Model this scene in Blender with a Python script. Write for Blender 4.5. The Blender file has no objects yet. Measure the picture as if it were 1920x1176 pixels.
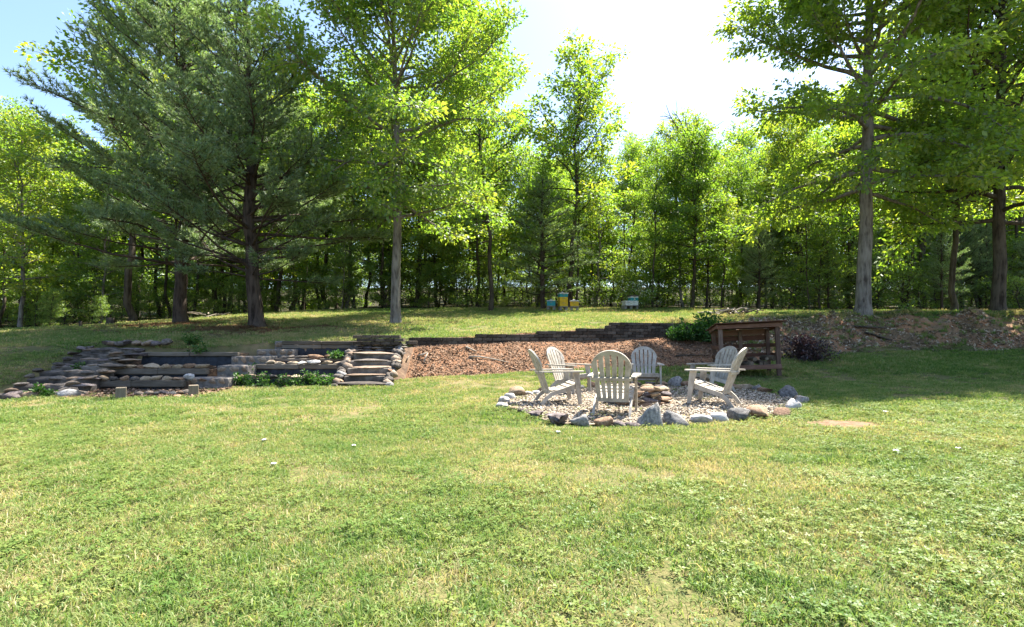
import bpy, bmesh, math, random
import numpy as np
from mathutils import Vector, Matrix

R = math.radians
sc = bpy.context.scene
col = sc.collection

# ------------------------------------------------------------------ camera, sky, sun, exposure
CAM_H = 1.15
F = 960.0                                   # focal length in pixels of the 1920 px wide photograph
HORIZON = 636.0
cd = bpy.data.cameras.new('camera')
cd.sensor_width = 36.0; cd.lens = 18.0; cd.shift_y = (HORIZON - 588.0) / 1920.0
cd.clip_start = 0.05; cd.clip_end = 3000.0
cam = bpy.data.objects.new('camera', cd); col.objects.link(cam)
cam.location = (0, 0, CAM_H); cam.rotation_euler = (R(90), 0, 0)
sc.camera = cam
sc.render.resolution_x = 1024; sc.render.resolution_y = 627

SUN_EL, SUN_AZ = R(60), R(46)               # azimuth clockwise from +Y (towards +X)
wd = bpy.data.worlds.new('World'); sc.world = wd; wd.use_nodes = True
wn = wd.node_tree; wn.nodes.clear()
wo = wn.nodes.new('ShaderNodeOutputWorld'); wb = wn.nodes.new('ShaderNodeBackground')
sk = wn.nodes.new('ShaderNodeTexSky'); sk.sky_type = 'NISHITA'; sk.sun_disc = False
sk.sun_elevation = SUN_EL; sk.sun_rotation = SUN_AZ
sk.altitude = 200; sk.air_density = 1.0; sk.dust_density = 1.8; sk.ozone_density = 3.5
wb.inputs['Strength'].default_value = 0.088
wn.links.new(sk.outputs[0], wb.inputs[0]); wn.links.new(wb.outputs[0], wo.inputs[0])
sd = bpy.data.lights.new('sun', 'SUN'); sd.energy = 5.0; sd.angle = R(0.53); sd.color = (1.0, 0.95, 0.86)
so = bpy.data.objects.new('sun', sd); col.objects.link(so)
tosun = Vector((math.sin(SUN_AZ) * math.cos(SUN_EL), math.cos(SUN_AZ) * math.cos(SUN_EL), math.sin(SUN_EL)))
so.rotation_euler = tosun.to_track_quat('Z', 'Y').to_euler(); so.location = tosun * 60
sc.view_settings.view_transform = 'Standard'; sc.view_settings.look = 'None'
sc.view_settings.gamma = 1.0; sc.view_settings.use_curve_mapping = False
sc.view_settings.exposure = 2.15

sc.render.engine = 'CYCLES'
sc.cycles.max_bounces = 10; sc.cycles.diffuse_bounces = 6; sc.cycles.glossy_bounces = 2
sc.cycles.transmission_bounces = 7; sc.cycles.transparent_max_bounces = 4

# ------------------------------------------------------------------ node helpers
def nd(nt, typ, props=None, **ins):
    n = nt.nodes.new(typ)
    for k, v in (props or {}).items(): setattr(n, k, v)
    for k, v in ins.items():
        s = n.inputs[int(k[1:])] if (k[0] == 'i' and k[1:].isdigit()) else n.inputs[k.replace('_', ' ')]
        if isinstance(v, bpy.types.NodeSocket): nt.links.new(v, s)
        else: s.default_value = v
    return n
def c4(c): return (c[0], c[1], c[2], 1.0)
def ramp(nt, fac, stops, interp='LINEAR'):
    n = nt.nodes.new('ShaderNodeValToRGB'); cr = n.color_ramp; cr.interpolation = interp
    while len(cr.elements) > 1: cr.elements.remove(cr.elements[-1])
    cr.elements[0].position = stops[0][0]; cr.elements[0].color = c4(stops[0][1])
    for p, c in stops[1:]:
        e = cr.elements.new(p); e.color = c4(c)
    nt.links.new(fac, n.inputs[0]); return n.outputs[0]
def vramp(nt, fac, a, b):
    return nd(nt, 'ShaderNodeMapRange', None, Value=fac, From_Min=a, From_Max=b).outputs[0]
def mix(nt, f, a, b, mode='MIX'):
    n = nt.nodes.new('ShaderNodeMix'); n.data_type = 'RGBA'; n.blend_type = mode; n.clamp_factor = True
    for s, v in ((n.inputs[0], f), (n.inputs[6], a), (n.inputs[7], b)):
        if isinstance(v, bpy.types.NodeSocket): nt.links.new(v, s)
        else: s.default_value = c4(v) if isinstance(v, tuple) and len(v) == 3 else v
    return n.outputs[2]
def noise(nt, vec, scale, detail=3.0, rough=0.55, dist=0.0):
    n = nd(nt, 'ShaderNodeTexNoise', None, Scale=scale, Detail=detail, Roughness=rough, Distortion=dist)
    if vec is not None: nt.links.new(vec, n.inputs['Vector'])
    return n.outputs[0]
def mapped(nt, vec, sx, sy, sz):
    return nd(nt, 'ShaderNodeMapping', None, Vector=vec, Scale=(sx, sy, sz)).outputs[0]
def math_(nt, op, a, b=0.0):
    return nd(nt, 'ShaderNodeMath', {'operation': op}, i0=a, i1=b).outputs[0]
def newmat(name):
    m = bpy.data.materials.new(name); m.use_nodes = True; nt = m.node_tree; nt.nodes.clear()
    out = nt.nodes.new('ShaderNodeOutputMaterial'); return m, nt, out
def wpos(nt): return nd(nt, 'ShaderNodeNewGeometry').outputs['Position']
def opos(nt): return nd(nt, 'ShaderNodeTexCoord').outputs['Object']
def orand(nt): return nd(nt, 'ShaderNodeObjectInfo').outputs['Random']
def princ(nt, out, color, rough=0.8, bump=None, bdist=0.01, bstr=1.0, spec=0.3):
    p = nd(nt, 'ShaderNodeBsdfPrincipled', None, Roughness=rough, Specular_IOR_Level=spec)
    if isinstance(color, bpy.types.NodeSocket): nt.links.new(color, p.inputs['Base Color'])
    else: p.inputs['Base Color'].default_value = c4(color)
    if bump is not None:
        b = nd(nt, 'ShaderNodeBump', None, Strength=bstr, Distance=bdist, Height=bump)
        nt.links.new(b.outputs[0], p.inputs['Normal'])
    nt.links.new(p.outputs[0], out.inputs[0]); return p

# lawn tint shared by the soil sheet and the blades: patches of green, yellow-green, straw and bare earth
def lawn_tint(nt, pos):
    big = noise(nt, pos, 0.16, 2.0)
    med = noise(nt, pos, 0.75, 4.0, 0.62, 0.4)
    fine = noise(nt, pos, 5.0, 3.0, 0.65)
    s = math_(nt, 'ADD', math_(nt, 'MULTIPLY', big, 0.55), math_(nt, 'ADD', math_(nt, 'MULTIPLY', med, 0.55), math_(nt, 'MULTIPLY', fine, 0.35)))
    xyz = nd(nt, 'ShaderNodeSeparateXYZ', None, Vector=pos).outputs      # tint shifts greener over the right rear of the lawn
    green_shift = math_(nt, 'MULTIPLY', vramp(nt, xyz[0], 5.5, 9.0), vramp(nt, xyz[1], 10.0, 13.0))
    s = math_(nt, 'SUBTRACT', s, math_(nt, 'MULTIPLY', green_shift, 0.10))
    return s, med, fine

def m_soil():
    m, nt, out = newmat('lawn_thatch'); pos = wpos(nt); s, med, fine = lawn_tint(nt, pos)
    c = ramp(nt, s, [(0.50, (0.055, 0.078, 0.022)), (0.66, (0.090, 0.100, 0.034)), (0.78, (0.17, 0.14, 0.065)), (0.88, (0.24, 0.17, 0.095))])
    f2 = noise(nt, pos, 38.0, 3.0, 0.7)
    c = mix(nt, vramp(nt, f2, 0.45, 0.75), c, (0.17, 0.14, 0.065))
    princ(nt, out, c, 0.95, noise(nt, pos, 60.0, 3.0), 0.03, 0.8, 0.1); return m
def m_grass(name, stops, trans=0.45):
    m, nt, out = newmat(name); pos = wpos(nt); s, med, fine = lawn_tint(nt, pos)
    s = math_(nt, 'ADD', s, math_(nt, 'MULTIPLY', math_(nt, 'SUBTRACT', orand(nt), 0.5), 0.30))
    a = nd(nt, 'ShaderNodeAttribute', {'attribute_name': 'tint'}).outputs['Fac']
    s = math_(nt, 'ADD', s, math_(nt, 'MULTIPLY', math_(nt, 'SUBTRACT', a, 0.5), 0.22))
    c = ramp(nt, s, stops)
    d = nd(nt, 'ShaderNodeBsdfDiffuse', None, Color=c); t = nd(nt, 'ShaderNodeBsdfTranslucent', None, Color=mix(nt, 1.0, c, (1.25, 1.2, 0.75), 'MULTIPLY'))
    g = nd(nt, 'ShaderNodeBsdfGlossy', None, Color=(1, 1, 1, 1), Roughness=0.45)
    x = nd(nt, 'ShaderNodeMixShader', None, Fac=trans, i1=d.outputs[0], i2=t.outputs[0])
    y = nd(nt, 'ShaderNodeMixShader', None, Fac=0.012, i1=x.outputs[0], i2=g.outputs[0])
    nt.links.new(y.outputs[0], out.inputs[0]); return m
def m_leaf(name, cols, tcol, trans=0.45, gloss=0.05, rnd=0.25):
    m, nt, out = newmat(name)
    a = nd(nt, 'ShaderNodeAttribute', {'attribute_name': 'tint'}).outputs['Fac']
    a = math_(nt, 'ADD', a, math_(nt, 'MULTIPLY', math_(nt, 'SUBTRACT', orand(nt), 0.5), rnd))
    c = ramp(nt, a, [(0.0, cols[0]), (0.5, cols[1]), (1.0, cols[2])])
    d = nd(nt, 'ShaderNodeBsdfDiffuse', None, Color=c)
    t = nd(nt, 'ShaderNodeBsdfTranslucent', None, Color=mix(nt, 1.0, c, tcol, 'MULTIPLY'))
    g = nd(nt, 'ShaderNodeBsdfGlossy', None, Color=(1, 1, 1, 1), Roughness=0.55)
    x = nd(nt, 'ShaderNodeMixShader', None, Fac=trans, i1=d.outputs[0], i2=t.outputs[0])
    y = nd(nt, 'ShaderNodeMixShader', None, Fac=gloss, i1=x.outputs[0], i2=g.outputs[0])
    nt.links.new(y.outputs[0], out.inputs[0]); return m
def m_bark(name, a, b, c, sc_=9.0, depth=0.03):
    m, nt, out = newmat(name); p = opos(nt)
    n1 = noise(nt, mapped(nt, p, 1, 1, 0.16), sc_, 4.0, 0.6, 0.6); n2 = noise(nt, p, 2.2, 3.0)
    cc = mix(nt, vramp(nt, n2, 0.42, 0.66), ramp(nt, n1, [(0.34, a), (0.56, b)]), c)
    cc = mix(nt, 0.55, cc, ramp(nt, n1, [(0.36, a), (0.62, b)]))
    princ(nt, out, cc, 0.95, n1, depth, 1.0, 0.1); return m
def m_noise(name, stops, scale=6.0, rough=0.9, bump=0.01, bscale=None, spec=0.2, rnd=0.0, world=False, detail=4.0):
    m, nt, out = newmat(name); p = wpos(nt) if world else opos(nt)
    n = noise(nt, p, scale, detail, 0.62, 0.3)
    if rnd: n = math_(nt, 'ADD', n, math_(nt, 'MULTIPLY', math_(nt, 'SUBTRACT', orand(nt), 0.5), rnd))
    c = ramp(nt, n, stops)
    princ(nt, out, c, rough, noise(nt, p, bscale or scale * 3, 5.0, 0.65), bump, 1.0, spec); return m
def m_wood(name, stops, axis=0, scale=3.0, rough=0.85, bump=0.004, rnd=0.25):
    m, nt, out = newmat(name); p = opos(nt); s = [14.0, 14.0, 14.0]; s[axis] = 0.9
    n = noise(nt, mapped(nt, p, *s), scale, 4.0, 0.6, 0.8); n2 = noise(nt, p, 2.0, 3.0)
    v = math_(nt, 'ADD', math_(nt, 'MULTIPLY', n, 0.6), math_(nt, 'ADD', math_(nt, 'MULTIPLY', n2, 0.4), math_(nt, 'MULTIPLY', math_(nt, 'SUBTRACT', orand(nt), 0.5), rnd)))
    princ(nt, out, ramp(nt, v, stops), rough, n, bump, 1.0, 0.2); return m

M = {}
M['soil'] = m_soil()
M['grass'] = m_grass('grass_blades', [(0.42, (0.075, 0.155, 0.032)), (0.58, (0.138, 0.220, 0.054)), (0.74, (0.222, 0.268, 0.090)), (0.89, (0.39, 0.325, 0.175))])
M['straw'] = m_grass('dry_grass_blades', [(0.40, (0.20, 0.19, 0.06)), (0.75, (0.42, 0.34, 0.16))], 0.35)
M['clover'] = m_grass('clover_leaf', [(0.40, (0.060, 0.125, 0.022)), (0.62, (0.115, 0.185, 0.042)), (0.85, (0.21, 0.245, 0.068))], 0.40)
M['oak_leaf'] = m_leaf('oak_leaf', [(0.055, 0.120, 0.022), (0.095, 0.175, 0.030), (0.165, 0.210, 0.040)], (2.8, 2.55, 1.0), 0.52)
M['hickory_leaf'] = m_leaf('hickory_leaf', [(0.068, 0.130, 0.022), (0.108, 0.175, 0.030), (0.165, 0.208, 0.036)], (3.2, 2.8, 1.0), 0.58, 0.04)
M['wood_leaf'] = m_leaf('woodland_leaf', [(0.058, 0.122, 0.022), (0.100, 0.178, 0.030), (0.170, 0.205, 0.036)], (2.9, 2.6, 0.9), 0.55, 0.05, 0.5)
M['shrub_leaf'] = m_leaf('shrub_leaf', [(0.065, 0.128, 0.024), (0.105, 0.175, 0.032), (0.16, 0.205, 0.038)], (2.8, 2.6, 1.0), 0.52)
M['ivy_leaf'] = m_leaf('broad_shrub_leaf', [(0.022, 0.066, 0.014), (0.040, 0.100, 0.020), (0.075, 0.14, 0.03)], (1.6, 1.8, 0.7), 0.32, 0.02)
M['purple_leaf'] = m_leaf('purple_leaf', [(0.020, 0.014, 0.014), (0.045, 0.022, 0.024), (0.085, 0.040, 0.036)], (1.5, 1.0, 0.9), 0.35, 0.05)
M['blossom'] = m_leaf('white_blossom', [(0.45, 0.50, 0.38), (0.65, 0.68, 0.58), (0.8, 0.8, 0.74)], (1, 1, 0.95), 0.3)
M['needle'] = m_leaf('pine_needle', [(0.075, 0.135, 0.050), (0.125, 0.190, 0.075), (0.20, 0.250, 0.115)], (2.0, 2.0, 1.2), 0.42, 0.06)
M['pine_bark'] = m_bark('pine_bark', (0.018, 0.013, 0.010), (0.075, 0.055, 0.043), (0.105, 0.085, 0.07))
M['oak_bark'] = m_bark('grey_bark', (0.060, 0.050, 0.042), (0.20, 0.175, 0.15), (0.27, 0.25, 0.22), 11.0)
M['dark_bark'] = m_bark('dark_bark', (0.022, 0.017, 0.013), (0.085, 0.068, 0.052), (0.12, 0.10, 0.08))
M['floor'] = m_noise('forest_litter', [(0.3, (0.022, 0.022, 0.012)), (0.5, (0.050, 0.040, 0.022)), (0.68, (0.036, 0.05, 0.016))], 1.3, 0.95, 0.05, 12, 0.05, world=True)
M['mulch'] = m_noise('mulch_bed', [(0.28, (0.085, 0.052, 0.034)), (0.45, (0.165, 0.097, 0.058)), (0.58, (0.235, 0.122, 0.068)), (0.74, (0.28, 0.19, 0.125))], 2.6, 0.95, 0.05, 22, 0.05, world=True, detail=6.0)
M['chip'] = m_noise('bark_chip', [(0.2, (0.085, 0.052, 0.035)), (0.5, (0.19, 0.112, 0.07)), (0.8, (0.30, 0.205, 0.14))], 4.0, 0.9, 0.004, 30, 0.1, 1.0)
M['bank'] = m_noise('clay_bank', [(0.3, (0.11, 0.08, 0.05)), (0.46, (0.20, 0.135, 0.082)), (0.58, (0.30, 0.155, 0.085)), (0.70, (0.27, 0.20, 0.135))], 0.85, 0.95, 0.06, 9, 0.05, world=True, detail=6.0)
M['litter'] = m_noise('dead_leaf', [(0.2, (0.13, 0.095, 0.065)), (0.5, (0.27, 0.20, 0.135)), (0.8, (0.42, 0.34, 0.25))], 4.0, 0.9, 0.004, 30, 0.1, 1.0)
M['straw_litter'] = m_noise('pine_straw', [(0.25, (0.10, 0.05, 0.026)), (0.6, (0.22, 0.115, 0.055))], 4.0, 0.9, 0.004, 30, 0.1, 0.8)
M['gravel_bed'] = m_noise('gravel_bed', [(0.3, (0.14, 0.11, 0.08)), (0.5, (0.25, 0.205, 0.15)), (0.7, (0.36, 0.30, 0.23))], 14.0, 0.9, 0.03, 40, 0.1, world=True, detail=5.0)
M['pebble'] = m_noise('pebble', [(0.15, (0.09, 0.07, 0.05)), (0.4, (0.225, 0.175, 0.122)), (0.65, (0.35, 0.285, 0.21)), (0.9, (0.47, 0.405, 0.32))], 3.0, 0.85, 0.003, 30, 0.2, 1.1)
def stone(name, a, b, c, sc_=7.0): M[name] = m_noise(name, [(0.30, a), (0.50, b), (0.70, c)], sc_, 0.85, 0.012, 26, 0.25, 0.25)
stone('grey_stone', (0.074, 0.070, 0.066), (0.155, 0.147, 0.138), (0.300, 0.285, 0.268))
stone('white_stone', (0.202, 0.187, 0.173), (0.396, 0.374, 0.353), (0.518, 0.504, 0.482))
stone('tan_stone', (0.176, 0.124, 0.076), (0.304, 0.228, 0.148), (0.416, 0.336, 0.248))
stone('rust_stone', (0.111, 0.064, 0.038), (0.230, 0.140, 0.085), (0.323, 0.230, 0.153))
stone('purple_stone', (0.068, 0.053, 0.050), (0.128, 0.102, 0.096), (0.232, 0.200, 0.192))
stone('slab_stone', (0.038, 0.032, 0.027), (0.092, 0.077, 0.064), (0.20, 0.172, 0.145), 4.5)
stone('mason_stone', (0.11, 0.075, 0.052), (0.21, 0.15, 0.105), (0.31, 0.25, 0.19), 5.0)
M['mortar'] = m_noise('mortar', [(0.3, (0.085, 0.075, 0.066)), (0.6, (0.18, 0.163, 0.148))], 8.0, 0.95, 0.01)
M['block'] = m_noise('retaining_block', [(0.3, (0.032, 0.026, 0.021)), (0.52, (0.072, 0.059, 0.047)), (0.75, (0.13, 0.11, 0.09))], 5.0, 0.95, 0.015, 20, 0.1, 0.35)
M['blockback'] = m_noise('wall_backing', [(0.3, (0.03, 0.025, 0.02)), (0.7, (0.06, 0.05, 0.04))], 5.0, 0.95)
M['timber'] = m_wood('grey_timber', [(0.3, (0.055, 0.043, 0.032)), (0.5, (0.115, 0.094, 0.072)), (0.72, (0.20, 0.172, 0.138))])
M['cut_timber'] = m_wood('cut_timber', [(0.3, (0.10, 0.078, 0.052)), (0.6, (0.20, 0.165, 0.122)), (0.8, (0.29, 0.25, 0.20))], 2)
M['fabric'] = m_noise('black_fabric', [(0.3, (0.008, 0.009, 0.011)), (0.7, (0.026, 0.030, 0.038))], 9.0, 0.7, 0.02, 12, 0.3)
M['bedsoil'] = m_noise('bed_soil', [(0.3, (0.06, 0.04, 0.028)), (0.55, (0.15, 0.095, 0.06)), (0.75, (0.20, 0.15, 0.09))], 4.0, 0.95, 0.03)
M['plastic'] = None
def m_plastic():
    m, nt, out = newmat('weathered_resin'); p = opos(nt)
    n = noise(nt, p, 5.0, 4.0, 0.6); n2 = noise(nt, mapped(nt, p, 30, 30, 3), 2.0, 3.0)
    v = math_(nt, 'ADD', math_(nt, 'MULTIPLY', n, 0.7), math_(nt, 'MULTIPLY', n2, 0.3))
    v = math_(nt, 'ADD', v, math_(nt, 'MULTIPLY', math_(nt, 'SUBTRACT', orand(nt), 0.5), 0.10))
    c = ramp(nt, v, [(0.32, (0.18, 0.150, 0.112)), (0.46, (0.32, 0.284, 0.23)), (0.66, (0.45, 0.412, 0.352))])
    princ(nt, out, c, 0.6, n2, 0.0015, 0.6, 0.35); return m
M['plastic'] = m_plastic()
M['shedwood'] = m_wood('stained_wood', [(0.3, (0.070, 0.032, 0.020)), (0.5, (0.135, 0.065, 0.042)), (0.75, (0.22, 0.135, 0.098))], 0)
M['shedwood_v'] = m_wood('stained_wood_upright', [(0.3, (0.070, 0.042, 0.03)), (0.5, (0.135, 0.088, 0.066)), (0.75, (0.22, 0.165, 0.13))], 2)
M['log'] = m_wood('firewood', [(0.3, (0.06, 0.045, 0.03)), (0.55, (0.17, 0.13, 0.09)), (0.75, (0.34, 0.28, 0.2))], 1)
M['stick'] = m_wood('dead_wood', [(0.3, (0.16, 0.125, 0.09)), (0.55, (0.33, 0.28, 0.22)), (0.8, (0.5, 0.45, 0.38))], 0)
def paint(name, c, k=0.75): M[name] = m_noise(name, [(0.3, tuple(v * k for v in c)), (0.55, c), (0.8, tuple(min(1, v * 1.12 + 0.02) for v in c))], 7.0, 0.6, 0.002, 30, 0.35, 0.1)
paint('teal_paint', (0.02, 0.25, 0.29)); paint('yellow_paint', (0.62, 0.38, 0.012)); paint('white_paint', (0.66, 0.66, 0.64)); paint('galvanised', (0.5, 0.5, 0.48)); paint('grey_board', (0.22, 0.20, 0.165))
paint('dark_lid', (0.10, 0.065, 0.06)); paint('concrete', (0.25, 0.235, 0.215))
M['petal'] = m_noise('white_scrap', [(0.3, (0.62, 0.6, 0.56)), (0.7, (0.8, 0.79, 0.76))], 20.0, 0.7)

# ------------------------------------------------------------------ object helpers
def put(o, parent=None):
    col.objects.link(o)
    if parent is not None: o.parent = parent
    return o
def tag(o, label=None, cat=None, group=None, kind=None):
    if label: o['label'] = label
    if cat: o['category'] = cat
    if group: o['group'] = group
    if kind: o['kind'] = kind
    return o
def empty(name, loc=(0, 0, 0), rz=0.0, label=None, cat=None, group=None):
    o = bpy.data.objects.new(name, None); o.empty_display_size = 0.2; o.location = loc; o.rotation_euler = (0, 0, rz)
    put(o); return tag(o, label, cat, group)
def mesh_np(name, V, faces, mat, tint=None, smooth=False):
    me = bpy.data.meshes.new(name); V = np.asarray(V, np.float32).reshape(-1, 3)
    me.vertices.add(len(V)); me.vertices.foreach_set('co', V.ravel())
    if not isinstance(faces, list): faces = [faces]
    faces = [np.asarray(f, np.int32) for f in faces if len(f)]
    li = np.concatenate([f.ravel() for f in faces]); cnt = np.concatenate([np.full(len(f), f.shape[1], np.int32) for f in faces])
    me.loops.add(len(li)); me.loops.foreach_set('vertex_index', li)
    me.polygons.add(len(cnt)); st = np.zeros(len(cnt), np.int32); st[1:] = np.cumsum(cnt)[:-1]
    me.polygons.foreach_set('loop_start', st)
    if smooth: me.polygons.foreach_set('use_smooth', np.ones(len(cnt), bool))
    me.materials.append(mat)
    if tint is not None:
        at = me.attributes.new('tint', 'FLOAT', 'FACE'); at.data.foreach_set('value', np.asarray(tint, np.float32))
    me.update(calc_edges=True); return me
def obj(name, me, parent=None, loc=None, rot=None, scale=None):
    o = bpy.data.objects.new(name, me)
    if loc is not None: o.location = loc
    if rot is not None: o.rotation_euler = rot
    if scale is not None: o.scale = scale
    return put(o, parent)
class MB:
    """collects simple solids for ONE mesh"""
    def __init__(s): s.v = []; s.f = []
    def add(s, V, Fs):
        b = len(s.v); s.v += [tuple(p) for p in V]; s.f += [tuple(i + b for i in f) for f in Fs]; return s
    def box(s, c, size, rot=None, bev=0.0):
        x, y, z = (k / 2 for k in size); m = Matrix.Rotation(0, 3, 'X') if rot is None else rot
        b = min(bev, x * .9, y * .9, z * .9)
        if b <= 0:
            P = [Vector((i * x, j * y, k * z)) for k in (-1, 1) for j in (-1, 1) for i in (-1, 1)]
            Fs = [(0, 2, 3, 1), (4, 5, 7, 6), (0, 1, 5, 4), (2, 6, 7, 3), (0, 4, 6, 2), (1, 3, 7, 5)]
        else:
            bm = bmesh.new(); bmesh.ops.create_cube(bm, size=2.0)
            for v in bm.verts: v.co = Vector((v.co.x * x, v.co.y * y, v.co.z * z))
            bmesh.ops.bevel(bm, geom=list(bm.edges), offset=b, segments=1, affect='EDGES')
            bm.verts.index_update(); P = [v.co.copy() for v in bm.verts]; Fs = [tuple(v.index for v in f.verts) for f in bm.faces]; bm.free()
        return s.add([m @ p + Vector(c) for p in P], Fs)
    def tube(s, pts, rad, n=6, cap=True):
        V, Fs = tube(np.array([tuple(p) for p in pts], float), np.array(rad, float), n)
        Fs = [tuple(f) for f in Fs]
        if cap: Fs += [tuple(range(n))[::-1], tuple(range((len(pts) - 1) * n, len(pts) * n))]
        return s.add(V, Fs)
    def prism(s, outline, thick, m):
        """outline in local XY, thickness along local Z, matrix m (4x4)"""
        n = len(outline)
        V = [m @ Vector((a, b, -thick / 2)) for a, b in outline] + [m @ Vector((a, b, thick / 2)) for a, b in outline]
        Fs = [tuple(range(n))[::-1], tuple(range(n, 2 * n))] + [(i, (i + 1) % n, (i + 1) % n + n, i + n) for i in range(n)]
        return s.add(V, Fs)
    def mesh(s, name, mat, smooth=False):
        me = bpy.data.meshes.new(name); me.from_pydata([tuple(p) for p in s.v], [], s.f); me.materials.append(mat)
        if smooth: me.polygons.foreach_set('use_smooth', [True] * len(me.polygons))
        bm = bmesh.new(); bm.from_mesh(me); bmesh.ops.recalc_face_normals(bm, faces=bm.faces); bm.to_mesh(me); bm.free()
        return me
    def build(s, name, mat, parent=None, smooth=False, **kw): return obj(name, s.mesh(name, mat, smooth), parent, **kw)
def tube(P, rad, n):
    k = len(P); T = np.gradient(P, axis=0); T /= np.linalg.norm(T, axis=1, keepdims=True) + 1e-9
    ref = np.array([0., 0., 1.]) if abs(T[0, 2]) < 0.8 else np.array([1., 0., 0.])
    A = np.cross(T, ref); A /= np.linalg.norm(A, axis=1, keepdims=True) + 1e-9; B = np.cross(T, A)
    a = np.arange(n) * 2 * math.pi / n
    V = (P[:, None, :] + rad[:, None, None] * (np.cos(a)[None, :, None] * A[:, None, :] + np.sin(a)[None, :, None] * B[:, None, :])).reshape(-1, 3)
    i = np.arange(k - 1)[:, None] * n + np.arange(n)[None, :]; j = np.arange(k - 1)[:, None] * n + (np.arange(n)[None, :] + 1) % n
    Fq = np.stack([i, j, j + n, i + n], -1).reshape(-1, 4)
    return V, Fq
def copy_tree(o, parent=None):
    c = o.copy(); col.objects.link(c); c.parent = parent
    for ch in list(o.children): copy_tree(ch, c)
    return c

# ------------------------------------------------------------------ terrain
# each row: X, then (Y, z) of: lawn start, foot of slope, top of slope, edge of upper lawn, woodland edge
TER = np.array([
 # X      flat        foot          top           edge          wood
 [-80,  8.0, 0.00, 10.0, 0.10, 14.0, 0.60, 16.0, 0.75, 24.0, 1.00],
 [-28,  8.0, 0.00, 10.0, 0.10, 14.0, 0.75, 16.0, 0.90, 24.0, 1.40],
 [-20,  8.5, 0.00, 10.0, 0.10, 13.8, 0.85, 15.5, 1.02, 25.0, 1.85],
 [-14,  9.0, 0.00, 10.2, 0.10, 13.5, 0.92, 14.6, 1.05, 28.0, 2.55],
 [-11.25, 9.0, 0.00, 10.2, 0.06, 13.3, 0.98, 14.0, 1.08, 29.0, 2.75],
 [-10.8, 9.0, 0.00, 10.2, -0.06, 13.3, 0.74, 13.75, 1.07, 29.0, 2.75],
 [-9.5, 9.0, 0.00, 10.3, -0.06, 13.2, 0.60, 13.7, 1.05, 29.0, 2.80],
 [-9.2, 9.0, 0.00, 10.9, 0.02, 13.0, 0.12, 13.5, 0.90, 29.0, 2.80],
 [-6.8, 9.4, 0.00, 11.6, 0.04, 13.2, 0.16, 13.7, 1.02, 29.0, 2.85],
 [-4.2, 10.0, 0.00, 11.8, 0.08, 13.6, 0.22, 14.0, 1.10, 29.5, 2.90],
 [-2.95, 10.5, 0.00, 12.3, 0.10, 13.7, 0.92, 13.95, 1.18, 30.0, 2.95],
 [-2.6, 10.5, 0.00, 12.9, 0.15, 14.1, 1.00, 14.35, 1.18, 30.0, 2.95],
 [0.0, 11.8, 0.00, 13.8, 0.23, 15.4, 1.08, 15.68, 1.31, 30.0, 2.98],
 [3.0, 12.6, 0.02, 14.5, 0.36, 16.6, 1.09, 16.88, 1.50, 30.5, 3.0],
 [5.6, 12.8, 0.06, 15.0, 0.38, 17.6, 1.22, 17.88, 1.68, 30.5, 3.0],
 [7.0, 12.8, 0.08, 15.4, 0.42, 18.0, 1.34, 18.4, 1.74, 30.5, 2.98],
 [9.0, 12.8, 0.10, 16.4, 0.64, 17.9, 1.58, 18.8, 1.88, 30.0, 2.95],
 [13.0, 12.5, 0.10, 17.2, 0.78, 18.2, 1.62, 18.9, 2.05, 28.0, 2.75],
 [18.0, 12.0, 0.08, 17.0, 0.86, 18.0, 1.66, 18.7, 2.08, 26.0, 2.6],
 [28.0, 12.0, 0.08, 17.0, 0.90, 18.2, 1.70, 18.9, 2.10, 26.0, 2.5],
 [80.0, 12.0, 0.08, 17.0, 0.90, 18.2, 1.70, 18.9, 2.10, 26.0, 2.5]])
def vnoise(x, y, s, seed=0):
    """cheap smooth value noise"""
    x = np.asarray(x, float) * s + seed * 17.3; y = np.asarray(y, float) * s + seed * 9.1
    xi = np.floor(x); yi = np.floor(y); fx = x - xi; fy = y - yi; fx = fx * fx * (3 - 2 * fx); fy = fy * fy * (3 - 2 * fy)
    def h(a, b):
        v = np.sin(a * 127.1 + b * 311.7 + seed * 74.7) * 43758.5453; return v - np.floor(v)
    return (h(xi, yi) * (1 - fx) + h(xi + 1, yi) * fx) * (1 - fy) + (h(xi, yi + 1) * (1 - fx) + h(xi + 1, yi + 1) * fx) * fy - 0.5
def curves(X):
    X = np.asarray(X, float); out = [np.interp(X, TER[:, 0], TER[:, k]) for k in range(1, 11)]
    Y = np.stack(out[0::2], -1); Z = np.stack(out[1::2], -1)
    wob = vnoise(X, X * 0, 0.9, 3) * 0.35 + vnoise(X, X * 0, 2.7, 4) * 0.22
    inbed = (X > -2.7)
    Y[..., 1] += np.where(inbed, wob, 0.0)
    Y[..., 0] = np.minimum(Y[..., 0], Y[..., 1] - 0.6)
    return Y, Z
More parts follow.
